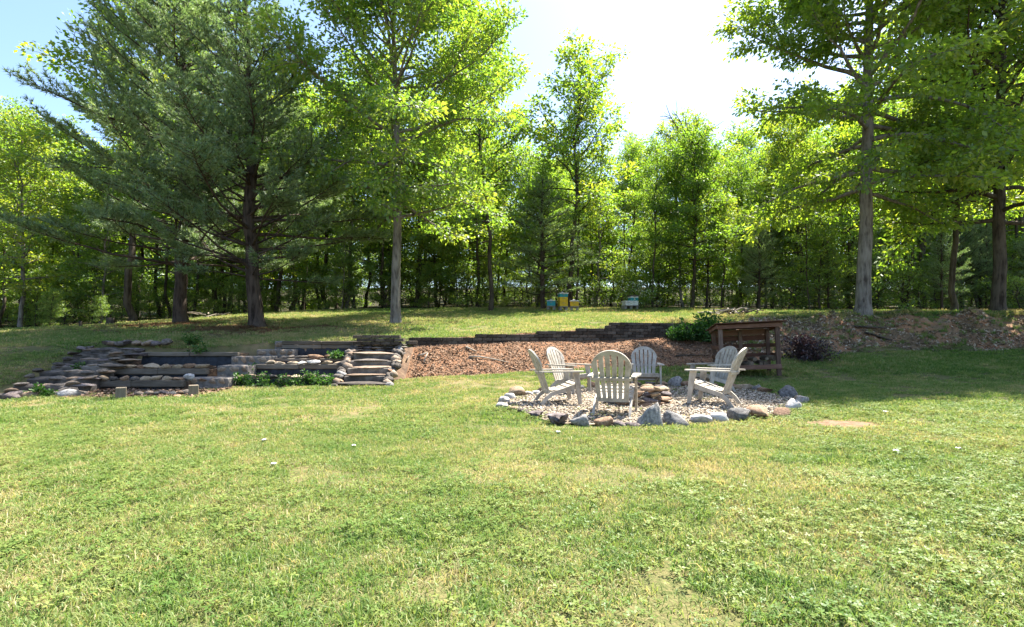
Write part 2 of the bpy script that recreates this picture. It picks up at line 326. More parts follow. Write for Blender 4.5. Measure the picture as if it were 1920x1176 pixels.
def zg(X, Y):
    X = np.asarray(X, float); Y = np.asarray(Y, float); sh = np.broadcast(X, Y).shape
    X = np.broadcast_to(X, sh).ravel(); Y = np.broadcast_to(Y, sh).ravel()
    cy, cz = curves(X)
    cy = np.concatenate([np.full((len(X), 1), -60.0), cy, np.full((len(X), 1), 60.0), np.full((len(X), 1), 900.0)], 1)
    cz = np.concatenate([np.zeros((len(X), 1)), cz, cz[:, -1:] + 2.6, cz[:, -1:] + 90.0], 1)
    z = np.zeros(len(X))
    for k in range(cy.shape[1] - 1):
        m = (Y >= cy[:, k]) & (Y < cy[:, k + 1]); t = (Y - cy[:, k]) / (cy[:, k + 1] - cy[:, k])
        z = np.where(m, cz[:, k] + t * (cz[:, k + 1] - cz[:, k]), z)
    amp = np.clip((np.abs(Y - 0) - 1.0) / 6.0, 0.2, 1.0)
    z = z + amp * (vnoise(X, Y, 0.55, 1) * 0.05 + vnoise(X, Y, 1.9, 2) * 0.022)
    bank = ((X > 7.2) & (Y > cy[:, 2] - 0.1) & (Y < cy[:, 4] + 0.5))
    z = z + np.where(bank, vnoise(X, Y, 1.1, 5) * 0.34 + vnoise(X, Y, 3.1, 6) * 0.24, 0.0)
    bed = ((X > -2.6) & (X < 7.2) & (Y > cy[:, 2]) & (Y < cy[:, 3] - 0.1))
    z = z + np.where(bed, vnoise(X, Y, 2.0, 8) * 0.10 + vnoise(X, Y, 5.0, 9) * 0.05, 0.0)
    return z.reshape(sh)
def z1(x, y): return float(zg(np.array([x]), np.array([y]))[0])

xs = np.concatenate([np.linspace(-300, -80, 8)[:-1], np.linspace(-80, -28, 12)[:-1], np.linspace(-28, -13, 40)[:-1], np.arange(-13, 20, 0.12), np.linspace(20, 34, 36), np.linspace(36, 80, 12), np.linspace(110, 300, 6)])
cy, cz = curves(xs); nx = len(xs)
segs = [(-60.0, None, 46), (0, 1, 26), (1, 2, 30), (2, 3, 8), (3, 4, 70), (4, 60.0, 24), (60.0, 900.0, 10)]
rows = []; rowseg = []
def cyk(k): return np.full(nx, k) if isinstance(k, float) else cy[:, k]
bounds = [np.full(nx, -60.0), cy[:, 0], cy[:, 1], cy[:, 2], cy[:, 3], cy[:, 4], np.full(nx, 60.0), np.full(nx, 900.0)]
for k, (a_, b_, n) in enumerate(segs):
    t = np.linspace(0, 1, n + 1)[:-1]
    if k == 0: t = 1 - (1 - t) ** 2.2
    if k == 6: t = t ** 2
    for tt in t: rows.append(bounds[k] + tt * (bounds[k + 1] - bounds[k])); rowseg.append(k)
rows.append(bounds[7]); rowseg.append(6)
RY = np.stack(rows, 0); RX = np.broadcast_to(xs, RY.shape)
RZ = zg(RX, RY - 1e-6)
TV = np.stack([RX, RY, RZ], -1).reshape(-1, 3); nr = len(rows)
ii, jj = np.meshgrid(np.arange(nr - 1), np.arange(nx - 1), indexing='ij')
q = np.stack([ii * nx + jj, ii * nx + jj + 1, (ii + 1) * nx + jj + 1, (ii + 1) * nx + jj], -1)
xm = (xs[:-1] + xs[1:]) / 2; seg = np.array(rowseg)[:-1]
SEG = np.broadcast_to(seg[:, None], ii.shape); XM = np.broadcast_to(xm[None, :], ii.shape)
reg = np.zeros(ii.shape, int)
reg[(SEG == 2) & (XM > -2.65) & (XM < 7.3)] = 1
reg[(SEG == 3) & (XM > -2.65) & (XM < 7.3)] = 1
reg[((SEG == 2) | (SEG == 3)) & (XM >= 7.3)] = 2
reg[(SEG >= 5)] = 3
reg[((SEG == 2)) & (XM > -10.2) & (XM < -2.65)] = 4
def submesh(name, r, mat):
    f = q[reg == r].reshape(-1, 4); u, inv = np.unique(f, return_inverse=True)
    o = obj(name, mesh_np(name, TV[u], inv.reshape(-1, 4), mat, smooth=True)); return tag(o, kind='structure')
submesh('lawn', 0, M['soil']); submesh('mulch_slope', 1, M['mulch']); submesh('clay_bank', 2, M['bank'])
submesh('forest_floor', 3, M['floor']); submesh('bed_ground', 4, M['bedsoil'])

# border stones: px centre, base py, width px, height px, stone kind
RS = [(970, 746, 34, 21, 'tan_stone'), (991, 744, 18, 10, 'white_stone'), (957, 752, 22, 14, 'white_stone'), (944, 760, 22, 15, 'white_stone'), (940, 769, 24, 12, 'white_stone'), (962, 773, 20, 9, 'rust_stone'), (981, 776, 24, 10, 'purple_stone'),
      (1004, 787, 36, 15, 'purple_stone'), (1044, 799, 46, 23, 'purple_stone'), (1092, 802, 42, 24, 'grey_peak'), (1134, 803, 35, 20, 'rust_stone'), (1167, 805, 30, 12, 'purple_stone'), (1192, 806, 34, 12, 'purple_stone'), (1221, 806, 46, 50, 'grey_peak'),
      (1272, 802, 54, 29, 'grey_peak'), (1318, 797, 38, 18, 'white_stone'), (1353, 794, 38, 19, 'white_stone'), (1389, 794, 46, 27, 'grey_stone'), (1430, 790, 47, 26, 'rust_stone'), (1471, 786, 38, 18, 'rust_stone'), (1492, 775, 30, 22, 'white_stone'), (1507, 763, 26, 16, 'white_stone'),
      (1482, 752, 34, 26, 'grey_peak'), (1500, 757, 20, 12, 'tan_stone'), (1440, 742, 30, 12, 'rust_stone'), (1424, 738, 20, 14, 'grey_stone'), (1400, 736, 32, 13, 'tan_stone'), (1371, 733, 26, 9, 'rust_stone'), (1340, 731, 28, 9, 'rust_stone'), (1290, 729, 26, 11, 'rust_stone'),
      (1268, 729, 28, 22, 'grey_peak'), (1246, 727, 22, 9, 'rust_stone'), (1222, 727, 26, 9, 'purple_stone'), (1190, 727, 28, 10, 'rust_stone'), (1150, 727, 28, 9, 'tan_stone'), (1112, 729, 22, 13, 'rust_stone'), (1086, 731, 24, 10, 'grey_stone'), (1062, 733, 22, 9, 'tan_stone'), (1040, 735, 22, 10, 'tan_stone'), (1020, 738, 24, 12, 'rust_stone'), (1006, 741, 18, 9, 'white_stone')]
RING_C = (2.60, 9.25)
def gpx(px, py, z=0.0):
    Y = (CAM_H - z) * F / (py - HORIZON); return (px - 960.0) / F * Y, Y
_ra = []
for px, py, w, h, kd in RS:
    X, Y = gpx(px, py); Y += w * Y / F * 0.3; _ra.append((math.atan2(Y - RING_C[1], X - RING_C[0]), math.hypot(X - RING_C[0], Y - RING_C[1])))
_ra.sort(); _ra = np.array(_ra); _ra = np.concatenate([_ra - [2 * math.pi, 0], _ra, _ra + [2 * math.pi, 0]])
def ring_r(a): return np.interp(np.arctan2(np.sin(a), np.cos(a)), _ra[:, 0], _ra[:, 1])
na = 72; aa = np.arange(na) * 2 * math.pi / na
gv = [(RING_C[0], RING_C[1], 0)]; gf = []
for k in range(1, 15):
    for a in aa:
        r = ring_r(a) * k / 14; gv.append((RING_C[0] + r * math.cos(a), RING_C[1] + r * math.sin(a), 0))
gv = np.array(gv); gv[:, 2] = zg(gv[:, 0], gv[:, 1]) + 0.022
tri = [(0, 1 + j, 1 + (j + 1) % na) for j in range(na)]
quad = [(1 + k * na + j, 1 + (k + 1) * na + j, 1 + (k + 1) * na + (j + 1) % na, 1 + k * na + (j + 1) % na) for k in range(13) for j in range(na)]
tag(obj('gravel_pad', mesh_np('gravel_pad', gv, [np.array(tri), np.array(quad)], M['gravel_bed'], smooth=True)), kind='structure')

# ------------------------------------------------------------------ scattered small stuff (geometry nodes on a point cloud mesh)
def scatter(name, P, rot, scl, src_mesh, label, cat=None):
    me = bpy.data.meshes.new(name); P = np.asarray(P, np.float32); n = len(P)
    me.vertices.add(n); me.vertices.foreach_set('co', P.ravel())
    a = me.attributes.new('rot', 'FLOAT_VECTOR', 'POINT'); a.data.foreach_set('vector', np.asarray(rot, np.float32).ravel())
    a = me.attributes.new('scl', 'FLOAT_VECTOR', 'POINT'); a.data.foreach_set('vector', np.asarray(scl, np.float32).ravel())
    src = bpy.data.objects.new(name + '_piece', src_mesh)
    g = bpy.data.node_groups.new(name, 'GeometryNodeTree')
    g.interface.new_socket('Geometry', in_out='INPUT', socket_type='NodeSocketGeometry'); g.interface.new_socket('Geometry', in_out='OUTPUT', socket_type='NodeSocketGeometry')
    gi = g.nodes.new('NodeGroupInput'); go = g.nodes.new('NodeGroupOutput')
    iop = g.nodes.new('GeometryNodeInstanceOnPoints'); oi = g.nodes.new('GeometryNodeObjectInfo'); oi.inputs['Object'].default_value = src
    ra = g.nodes.new('GeometryNodeInputNamedAttribute'); ra.data_type = 'FLOAT_VECTOR'; ra.inputs['Name'].default_value = 'rot'
    sa = g.nodes.new('GeometryNodeInputNamedAttribute'); sa.data_type = 'FLOAT_VECTOR'; sa.inputs['Name'].default_value = 'scl'
    L = g.links.new
    L(gi.outputs[0], iop.inputs['Points']); L(oi.outputs['Geometry'], iop.inputs['Instance'])
    L(ra.outputs['Attribute'], iop.inputs['Rotation']); L(sa.outputs['Attribute'], iop.inputs['Scale']); L(iop.outputs[0], go.inputs[0])
    o = obj(name, me); md = o.modifiers.new('scatter', 'NODES'); md.node_group = g
    return tag(o, label, cat, kind='stuff')
rng = np.random.default_rng(7)

def blades(n, rad, hmin, hmax, wid, lean, seed, folds=2):
    r = np.random.default_rng(seed); a = r.uniform(0, 2 * math.pi, n); d = rad * np.sqrt(r.uniform(0, 1, n))
    B = np.stack([d * np.cos(a), d * np.sin(a), np.full(n, -0.01)], -1); h = r.uniform(hmin, hmax, n)
    la = r.uniform(0, 2 * math.pi, n); ln = r.uniform(0.2, 1.0, n) * lean * h
    D = np.stack([np.cos(la), np.sin(la), np.zeros(n)], -1); S = np.stack([-np.sin(la), np.cos(la), np.zeros(n)], -1)
    tw = r.uniform(-1, 1, n)[:, None]; S = S * np.cos(tw) + D * np.sin(tw)
    w = wid * r.uniform(0.7, 1.3, n)[:, None]; up = np.array([0, 0, 1.0])
    p0a = B - S * w / 2; p0b = B + S * w / 2
    m = B + D * (ln * 0.35)[:, None] + up * (h * 0.62)[:, None]; pma = m - S * w * 0.42; pmb = m + S * w * 0.42
    t = B + D * ln[:, None] + up * (h * np.sqrt(np.clip(1 - (ln / (h * 1.5)) ** 2, 0.1, 1)))[:, None]
    V = np.stack([p0a, p0b, pmb, pma, t], 1).reshape(-1, 3); i = np.arange(n)[:, None] * 5
    q4 = i + np.array([[0, 1, 2, 3]]); t3 = i + np.array([[3, 2, 4]]); tn = r.uniform(0, 1, n)
    return V, [q4, t3], np.concatenate([tn, tn])
def grass_mesh(name, mat, *a):
    V, Fs, tn = blades(*a); return mesh_np(name, V, Fs, mat, tn)
def clover_mesh(name, mat, n, rad, seed):
    r = np.random.default_rng(seed); V = []; Fq = []; tn = []
    for k in range(n):
        a = r.uniform(0, 6.283); d = rad * math.sqrt(r.uniform()); c = np.array([d * math.cos(a), d * math.sin(a), r.uniform(0.012, 0.045)]); t = r.uniform(); rot = r.uniform(0, 6.28); s = r.uniform(0.0055, 0.0105)
        for l in range(3):
            b = rot + l * 2.094 + r.uniform(-.2, .2); dd = np.array([math.cos(b), math.sin(b), r.uniform(-0.2, 0.35)]); ss = np.array([-math.sin(b), math.cos(b), r.uniform(-.3, .3)])
            i = len(V); V += [c, c + dd * s + ss * s * 0.6, c + dd * s * 1.9, c + dd * s - ss * s * 0.6]; Fq.append((i, i + 1, i + 2, i + 3)); tn.append(t)
    return mesh_np(name, np.array(V), np.array(Fq), mat, tn)

def pts_fan(n, y0, y1, spread=1.18, pad=1.0, pw=1.0):
    """random ground points between depths y0 and y1, uniform per area"""
    Y = np.sqrt(rng.uniform(0, 1, n) * (y1 ** 2 - y0 ** 2) + y0 ** 2) if pw == 1.0 else y0 + (y1 - y0) * rng.uniform(0, 1, n) ** pw
    return rng.uniform(-1, 1, n) * (spread * Y + pad), Y
def in_ring(X, Y, grow=0.0):
    a = np.arctan2(Y - RING_C[1], X - RING_C[0]); return np.hypot(X - RING_C[0], Y - RING_C[1]) < ring_r(a) + grow
PINES = [(-9.44, 19.0), (-14.2, 22.0)]
BARE = (4.36, 6.72)
def lawn_keep(X, Y):
    cy, _ = curves(X); k = np.ones(len(X), bool)
    k &= ~(in_ring(X, Y, 0.02) & (rng.uniform(0, 1, len(X)) > np.where(in_ring(X, Y, -0.22), 0.03 + 0.25 * (vnoise(X, Y, 1.1, 77) > 0.22), 0.45)))
    slope = (Y > cy[:, 1] - 0.02) & (Y < cy[:, 3] + 0.04)
    k &= ~(slope & (X > -2.7) & (X < 7.3))
    k &= ~(slope & (X >= 7.3) & (rng.uniform(0, 1, len(X)) > 0.22 * (vnoise(X, Y, 0.8, 30) > 0.05)))
    k &= ~((Y > cy[:, 1] - 0.1) & (Y < cy[:, 3] + 0.02) & (X > -10.9) & (X < -2.55))
    k &= ~((X > -8.9) & (X < -6.2) & (Y > 9.95 + 0.15 * vnoise(X, Y, 2.0, 12)) & (Y < 12) & (rng.uniform(0, 1, len(X)) > 0.08))
    for px, py in PINES:
        dd = np.hypot((X - px) / 1.5, (Y - py + 1.2)) / 2.6; k &= rng.uniform(0, 1, len(X)) > np.clip(1.25 - dd, 0, 0.97)
    dd = np.hypot((X - BARE[0]) / 0.46, (Y - BARE[1]) / 0.34) + vnoise(X, Y, 5.0, 11) * 0.5; k &= dd > 0.95
    bare = vnoise(X, Y, 0.9, 21) + 0.5 * vnoise(X, Y, 2.6, 22); k &= ~((bare > 0.30) & (rng.uniform(0, 1, len(X)) < 0.75))
    k &= Y < cy[:, 4] + 0.6
    return k
def lay(X, Y, s0, s1, tilt=0.12, sink=0.0):
    n = len(X); P = np.stack([X, Y, zg(X, Y) - sink], -1)
    rot = np.stack([rng.normal(0, tilt, n), rng.normal(0, tilt, n), rng.uniform(0, 6.283, n)], -1)
    s = rng.uniform(s0, s1, n); return P, rot, np.stack([s, s, s * rng.uniform(0.75, 1.2, n)], -1)
def grow(name, mesh, label, n, y0, y1, s0, s1, mask=None, pw=1.0):
    X, Y = pts_fan(n, y0, y1, pw=pw); k = lawn_keep(X, Y)
    if mask is not None: k &= mask(X, Y)
    P, r_, s_ = lay(X[k], Y[k], s0, s1); return scatter(name, P, r_, s_, mesh, label)
LG = 'mown yellow-green grass covering the lawn around the fire ring'
near = lambda X, Y: vnoise(X, Y, 0.7, 40) > -0.38
clv = lambda X, Y: (vnoise(X, Y, 0.6, 50) + 0.6 * vnoise(X, Y, 2.2, 51) + np.clip((X - 0.5) * 0.05, -.15, .2) + rng.normal(0, .24, len(X))) > 0.05
dry = lambda X, Y: (vnoise(X, Y, 0.7, 60) + 0.6 * vnoise(X, Y, 2.1, 61) - np.clip(X * 0.03, -.1, .15)) > 0.08
gA = grass_mesh('grass_tuft', M['grass'], 40, 0.07, 0.022, 0.060, 0.0055, 1.25, 1)
gB = grass_mesh('grass_tuft_fine', M['grass'], 44, 0.085, 0.014, 0.042, 0.0042, 1.6, 2)
gC = grass_mesh('grass_tuft_wide', M['grass'], 54, 0.12, 0.022, 0.055, 0.008, 1.2, 3)
gD = grass_mesh('straw_tuft', M['straw'], 34, 0.085, 0.010, 0.030, 0.0030, 2.2, 4)
gE = clover_mesh('clover_patch', M['clover'], 20, 0.10, 5)
gF = grass_mesh('tall_tuft', M['grass'], 40, 0.07, 0.06, 0.15, 0.006, 0.9, 6)
grow('lawn_grass', gA, LG, 15000, 1.5, 6.5, 0.8, 1.25, near)
grow('fine_lawn_grass', gB, 'short fine grass between the taller blades of the lawn', 15000, 1.5, 7.0, 0.8, 1.3)
grow('mid_lawn_grass', gC, 'short grass of the lawn around and behind the fire ring', 26000, 6.0, 16.0, 0.8, 1.3)
grow('upper_lawn_grass', gC, 'sunlit mown grass of the upper lawn above the retaining wall', 34000, 13.5, 31.0, 1.2, 2.0)
grow('dry_grass', gD, 'dry straw-coloured grass patches in the front lawn', 12000, 1.5, 9.0, 0.8, 1.4, dry)
grow('clover', gE, 'low clover and weeds spread through the front lawn', 15000, 1.5, 8.5, 0.8, 1.4, clv)

# chips, litter, pebbles
def blob(sub, seed, sq=(1, 1, 1), cuts=7, cmin=0.45, cmax=0.8, jit=0.08):
    bm = bmesh.new(); bmesh.ops.create_icosphere(bm, subdivisions=sub, radius=1.0); r = np.random.default_rng(seed)
    V = np.array([v.co[:] for v in bm.verts]); bm.verts.index_update(); Fs = np.array([[v.index for v in f.verts] for f in bm.faces]); bm.free()
    for k in range(cuts):
        n = r.normal(size=3); n /= np.linalg.norm(n); d = r.uniform(cmin, cmax); e = V @ n - d; V = V - np.where(e > 0, e, 0)[:, None] * n
    V += r.normal(0, jit, V.shape) * 0.5; V *= np.array(sq)
    mn, mx = V.min(0), V.max(0); V = (V - (mn + mx) / 2) / (mx - mn)      # unit bounding box
    return V, Fs
def rock_mesh(name, mat, sub, seed, cuts=8, cmin=0.42, cmax=0.8, jit=0.07, taper=0.0):
    V, Fs = blob(sub, seed, cuts=cuts, cmin=cmin, cmax=cmax, jit=jit)
    if taper:                                                    # pointed boulder: narrow towards an off-centre top
        k = 1 - taper * (V[:, 2:3] + 0.5); V = np.concatenate([V[:, :2] * k + np.array([[-0.10, 0.0]]) * (1 - k), V[:, 2:3]], 1)
        mn, mx = V.min(0), V.max(0); V = (V - (mn + mx) / 2) / (mx - mn)
    return mesh_np(name, V, Fs, mat)
peb = rock_mesh('pebble', M['pebble'], 1, 3, 4)
n = 15000; a = rng.uniform(0, 6.283, n); rr = np.sqrt(rng.uniform(0, 1, n)) * ring_r(a) * 0.985
X = RING_C[0] + rr * np.cos(a); Y = RING_C[1] + rr * np.sin(a); kk = (vnoise(X, Y, 1.3, 71) + rng.normal(0, .12, n)) > -0.33
P, r_, s_ = lay(X[kk], Y[kk], 0.018, 0.052, 1.0, -0.026); s_[:, 2] *= 0.7
scatter('gravel', P, r_, s_, peb, 'pale tan gravel spread inside the ring of stones')
def strip(n, x0, x1, k0, k1, e0=0.0, e1=0.0):
    X = rng.uniform(x0, x1, n); cy, _ = curves(X); t = rng.uniform(0, 1, n); return X, cy[:, k0] - e0 + t * (cy[:, k1] + e1 - cy[:, k0] + e0)
chipm = mesh_np('chip', np.array([(-.5, -.2, 0), (.45, -.25, .05), (.5, .2, 0.1), (-.4, .25, .02), (0, 0, .18)]), [np.array([(0, 1, 4), (1, 2, 4), (2, 3, 4), (3, 0, 4)])], M['chip'])
X, Y = strip(13000, -2.65, 7.3, 1, 2, 0.12, -0.02)
P, r_, s_ = lay(X, Y, 0.02, 0.085, 0.45, -0.006); s_[:, 1] *= rng.uniform(0.4, 1.0, len(X)); scatter('wood_chips', P, r_, s_, chipm, 'brown bark and wood chips covering the slope below the wall')
leafm = mesh_np('dead_leaf', np.array([(-.5, 0, 0), (0, -.28, .1), (.5, 0, .05), (0, .28, .12)]), np.array([(0, 1, 2, 3)]), M['litter'])
X, Y = strip(26000, 7.2, 27, 1, 3, 0.2, 0.6); k = vnoise(X, Y, 0.8, 33) + rng.normal(0, .15, len(X)) > -0.12
P, r_, s_ = lay(X[k], Y[k], 0.04, 0.14, 0.6, -0.02); scatter('leaf_litter', P, r_, s_, leafm, 'grey-brown dead leaves and brush on the clay bank')
strw = grass_mesh('straw_bits', M['straw_litter'], 24, 0.16, 0.01, 0.03, 0.008, 5.0, 9)
X, Y = [], []
for px, py in PINES:
    m = 1600; X.append(px + rng.normal(0, 2.3, m)); Y.append(py - 0.9 + rng.normal(0, 1.0, m))
P, r_, s_ = lay(np.concatenate(X), np.concatenate(Y), 1.0, 1.8, 0.1); scatter('pine_straw', P, r_, s_, strw, 'rusty fallen pine needles under the two large pines')
X = rng.uniform(-9.0, -6.1, 1500); Y = rng.uniform(9.95, 11.7, 1500)
P, r_, s_ = lay(X, Y, 0.03, 0.10, 0.5, -0.01); scatter('bed_rubble', P, r_, s_, chipm, 'reddish rubble and chips in front of the terraced bed')
dead = grass_mesh('dead_tuft', M['straw'], 30, 0.1, 0.03, 0.12, 0.008, 1.0, 12)
X, Y = strip(2600, 4.5, 27, 3, 4); cy_, _ = curves(X); k = ((Y - cy_[:, 3]) < 0.8 + 1.6 * rng.uniform(0, 1, len(X)) ** 2) | (rng.uniform(0, 1, len(X)) < 0.12); P, r_, s_ = lay(X[k], Y[k], 0.9, 1.8); scatter('dead_grass', P, r_, s_, dead, 'pale dead grass along the top of the bank')
X, Y = strip(520, 7.4, 27, 1, 3); P, r_, s_ = lay(X, Y, 0.6, 1.3); scatter('bank_grass', P, r_, s_, gF, 'tufts of green grass growing on the clay bank')
X, Y = pts_fan(240, 2.0, 9.0, 1.15); k = lawn_keep(X, Y) & (vnoise(X, Y, .9, 90) > 0.12); P, r_, s_ = lay(X[k], Y[k], 0.5, 0.9); scatter('tall_grass_tufts', P, r_, s_, gF, 'longer dark green grass tufts standing in the mown lawn')

# ------------------------------------------------------------------ trees
def unit(v): return v / (np.linalg.norm(v, axis=-1, keepdims=True) + 1e-9)
def leaves(C, D, rg, n_per, rad, size, flat=0.6, droop=0.35, aspect=0.55):
    """C cluster centres, D twig directions -> folded leaf quads"""
    m = len(C) * n_per
    c = np.repeat(C, n_per, 0); d = np.repeat(D, n_per, 0)
    o = rg.normal(0, 1, (m, 3)); o *= (np.abs(rg.normal(0, 1, (m, 1))) ** 0.5) / (np.linalg.norm(o, axis=1, keepdims=True) + 1e-9)
    o *= rad * np.array([1, 1, flat]); p = c + o
    dr = unit(d * 0.6 + unit(o) * 0.9 + rg.normal(0, 0.5, (m, 3)) + np.array([0, 0, -droop]))
    up = unit(np.array([0, 0, 1.0]) + rg.normal(0, 0.55, (m, 3)))
    s = unit(np.cross(dr, up)); nn = np.cross(s, dr)
    L = size * rg.uniform(0.65, 1.3, (m, 1)); W = L * aspect * 0.5
    b = p; t = p + dr * L; mid = p + dr * L * 0.5 + nn * L * 0.10
    V = np.stack([b, mid + s * W - nn * L * 0.06, t, mid - s * W - nn * L * 0.06], 1).reshape(-1, 3)
    Fq = np.arange(m)[:, None] * 4 + np.arange(4)[None, :]
    tint = np.clip(np.repeat(rg.normal(0.5, 0.2, len(C)), n_per) + rg.normal(0, 0.14, m), 0, 1)
    return V, Fq, tint
def path(p0, d0, L, n, rg, curl=0.0, wob=0.12):
    P = [np.array(p0, float)]; d = np.array(d0, float); st = L / (n - 1)
    for k in range(n - 1):
        d = d + rg.normal(0, wob, 3) + np.array([0, 0, curl]); d /= np.linalg.norm(d); P.append(P[-1] + d * st)
    return np.array(P)
class Geo:
    def __init__(s): s.V = []; s.F = []; s.n = 0
    def tube(s, P, r, n):
        V, Fq = tube(P, r, n); s.V.append(V); s.F.append(Fq + s.n); s.n += len(V)
    def mesh(s, name, mat): return mesh_np(name, np.concatenate(s.V), np.concatenate(s.F), mat, smooth=True)
def trunk_path(H, r0, rg, lean=(0, 0), wander=0.12, n=18, flare=0.45):
    t = np.linspace(0, 1, n) ** 1.25; z = t * H
    w = np.cumsum(rg.normal(0, wander, (n, 2)), 0) * np.sqrt(np.gradient(z))[:, None]; w -= w[0]
    P = np.stack([lean[0] * t * H + w[:, 0], lean[1] * t * H + w[:, 1], z - 0.15], -1)
    r = r0 * (1 - t) ** 0.75 * 0.94 + 0.02; r = r * (1 + flare * np.exp(-z / 0.30)); return P, r, t
def at(P, tz, h):
    return np.array([np.interp(h, P[:, 2], P[:, k]) for k in range(3)])
def broadleaf(seed, H, r0, base, env, nl=34, lean=(0, 0), leaf=0.14, n_per=26, crad=0.42, flat=0.6, up=(0.15, 0.95), aspect=0.55, droop=0.35, dens=1.0, bare=0, wander=0.10, skew=None):
    """env(t) gives the crown radius for t = 0 at crown base .. 1 at the top"""
    rg = np.random.default_rng(seed); P, r, t = trunk_path(H, r0, rg, lean, wander)
    tr = Geo(); tr.tube(P, r, 12); br = Geo(); C = []; D = []
    for i in range(nl):
        u = (i + rg.uniform(0, 0.8)) / nl; h = base + u ** 0.9 * (H - base) * 0.97; o = at(P, t, h); rt = np.interp(h, P[:, 2], r)
        az = i * 2.39996 + rg.uniform(-0.5, 0.5); el = up[0] + (up[1] - up[0]) * u + rg.uniform(-0.15, 0.2)
        L = env(u) * rg.uniform(0.72, 1.12) / max(0.45, math.cos(el))
        if skew is not None: L *= 1 + skew[0] * math.cos(az) + skew[1] * math.sin(az)
        d = np.array([math.cos(az) * math.cos(el), math.sin(az) * math.cos(el), math.sin(el)])
        lp = path(o, d, L, 8, rg, 0.05 - 0.10 * (u < 0.25), 0.13); lr = np.linspace(min(rt * 0.6, 0.02 + L * 0.018), 0.008, 8); br.tube(lp, lr, 5)
        ns = max(3, int(L * 2.6))
        for k in range(ns):
            s = 0.22 + 0.78 * (k + rg.uniform(0, 0.9)) / ns; s = min(s, 0.99); x = s * 7; a = int(x); f = x - a; b = lp[a] * (1 - f) + lp[a + 1] * f; ld = unit(lp[a + 1] - lp[a])
            side = unit(np.cross(ld, [0, 0, 1.0])) * (1 if k % 2 else -1); sd_ = unit(ld * rg.uniform(0.4, 0.9) + side * rg.uniform(0.5, 1.0) + np.array([0, 0, rg.uniform(-0.25, 0.55)]))
            sl = (0.30 + 0.30 * L * (1 - 0.6 * s)) * rg.uniform(0.7, 1.2); sp = path(b, sd_, sl, 4, rg, 0.02, 0.2); br.tube(sp, np.linspace(0.016, 0.005, 4), 3)
            nc = max(1, int(round(sl / 0.42 * dens)))
            for c in range(nc):
                w = (c + 1) / nc; x = w * 3 * 0.999; a = int(x); f = x - a; C.append(sp[a] * (1 - f) + sp[a + 1] * f); D.append(unit(sp[a + 1] - sp[a]))
        C.append(lp[-1]); D.append(unit(lp[-1] - lp[-2]))
    C.append(P[-1]); D.append(np.array([0, 0, 1.0]))
    for i in range(bare):                                        # dead leafless tops
        az = rg.uniform(0, 6.28); d = unit(np.array([math.cos(az) * 0.5, math.sin(az) * 0.5, 1.0])); lp = path(at(P, t, H * rg.uniform(0.88, 0.98)), d, H * rg.uniform(0.22, 0.34), 8, rg, 0.02, 0.2); br.tube(lp, np.linspace(0.07, 0.018, 8), 4)
        for k in range(8):
            j = rg.integers(2, 7); sp = path(lp[j], unit(lp[j + 1] - lp[j] + rg.normal(0, 0.7, 3) * 0.4), rg.uniform(0.5, 1.3), 5, rg, 0.03, 0.25); br.tube(sp, np.linspace(0.030, 0.012, 5), 3)
    lv = leaves(np.array(C), np.array(D), rg, n_per, crad, leaf, flat, droop, aspect)
    return tr, br, lv
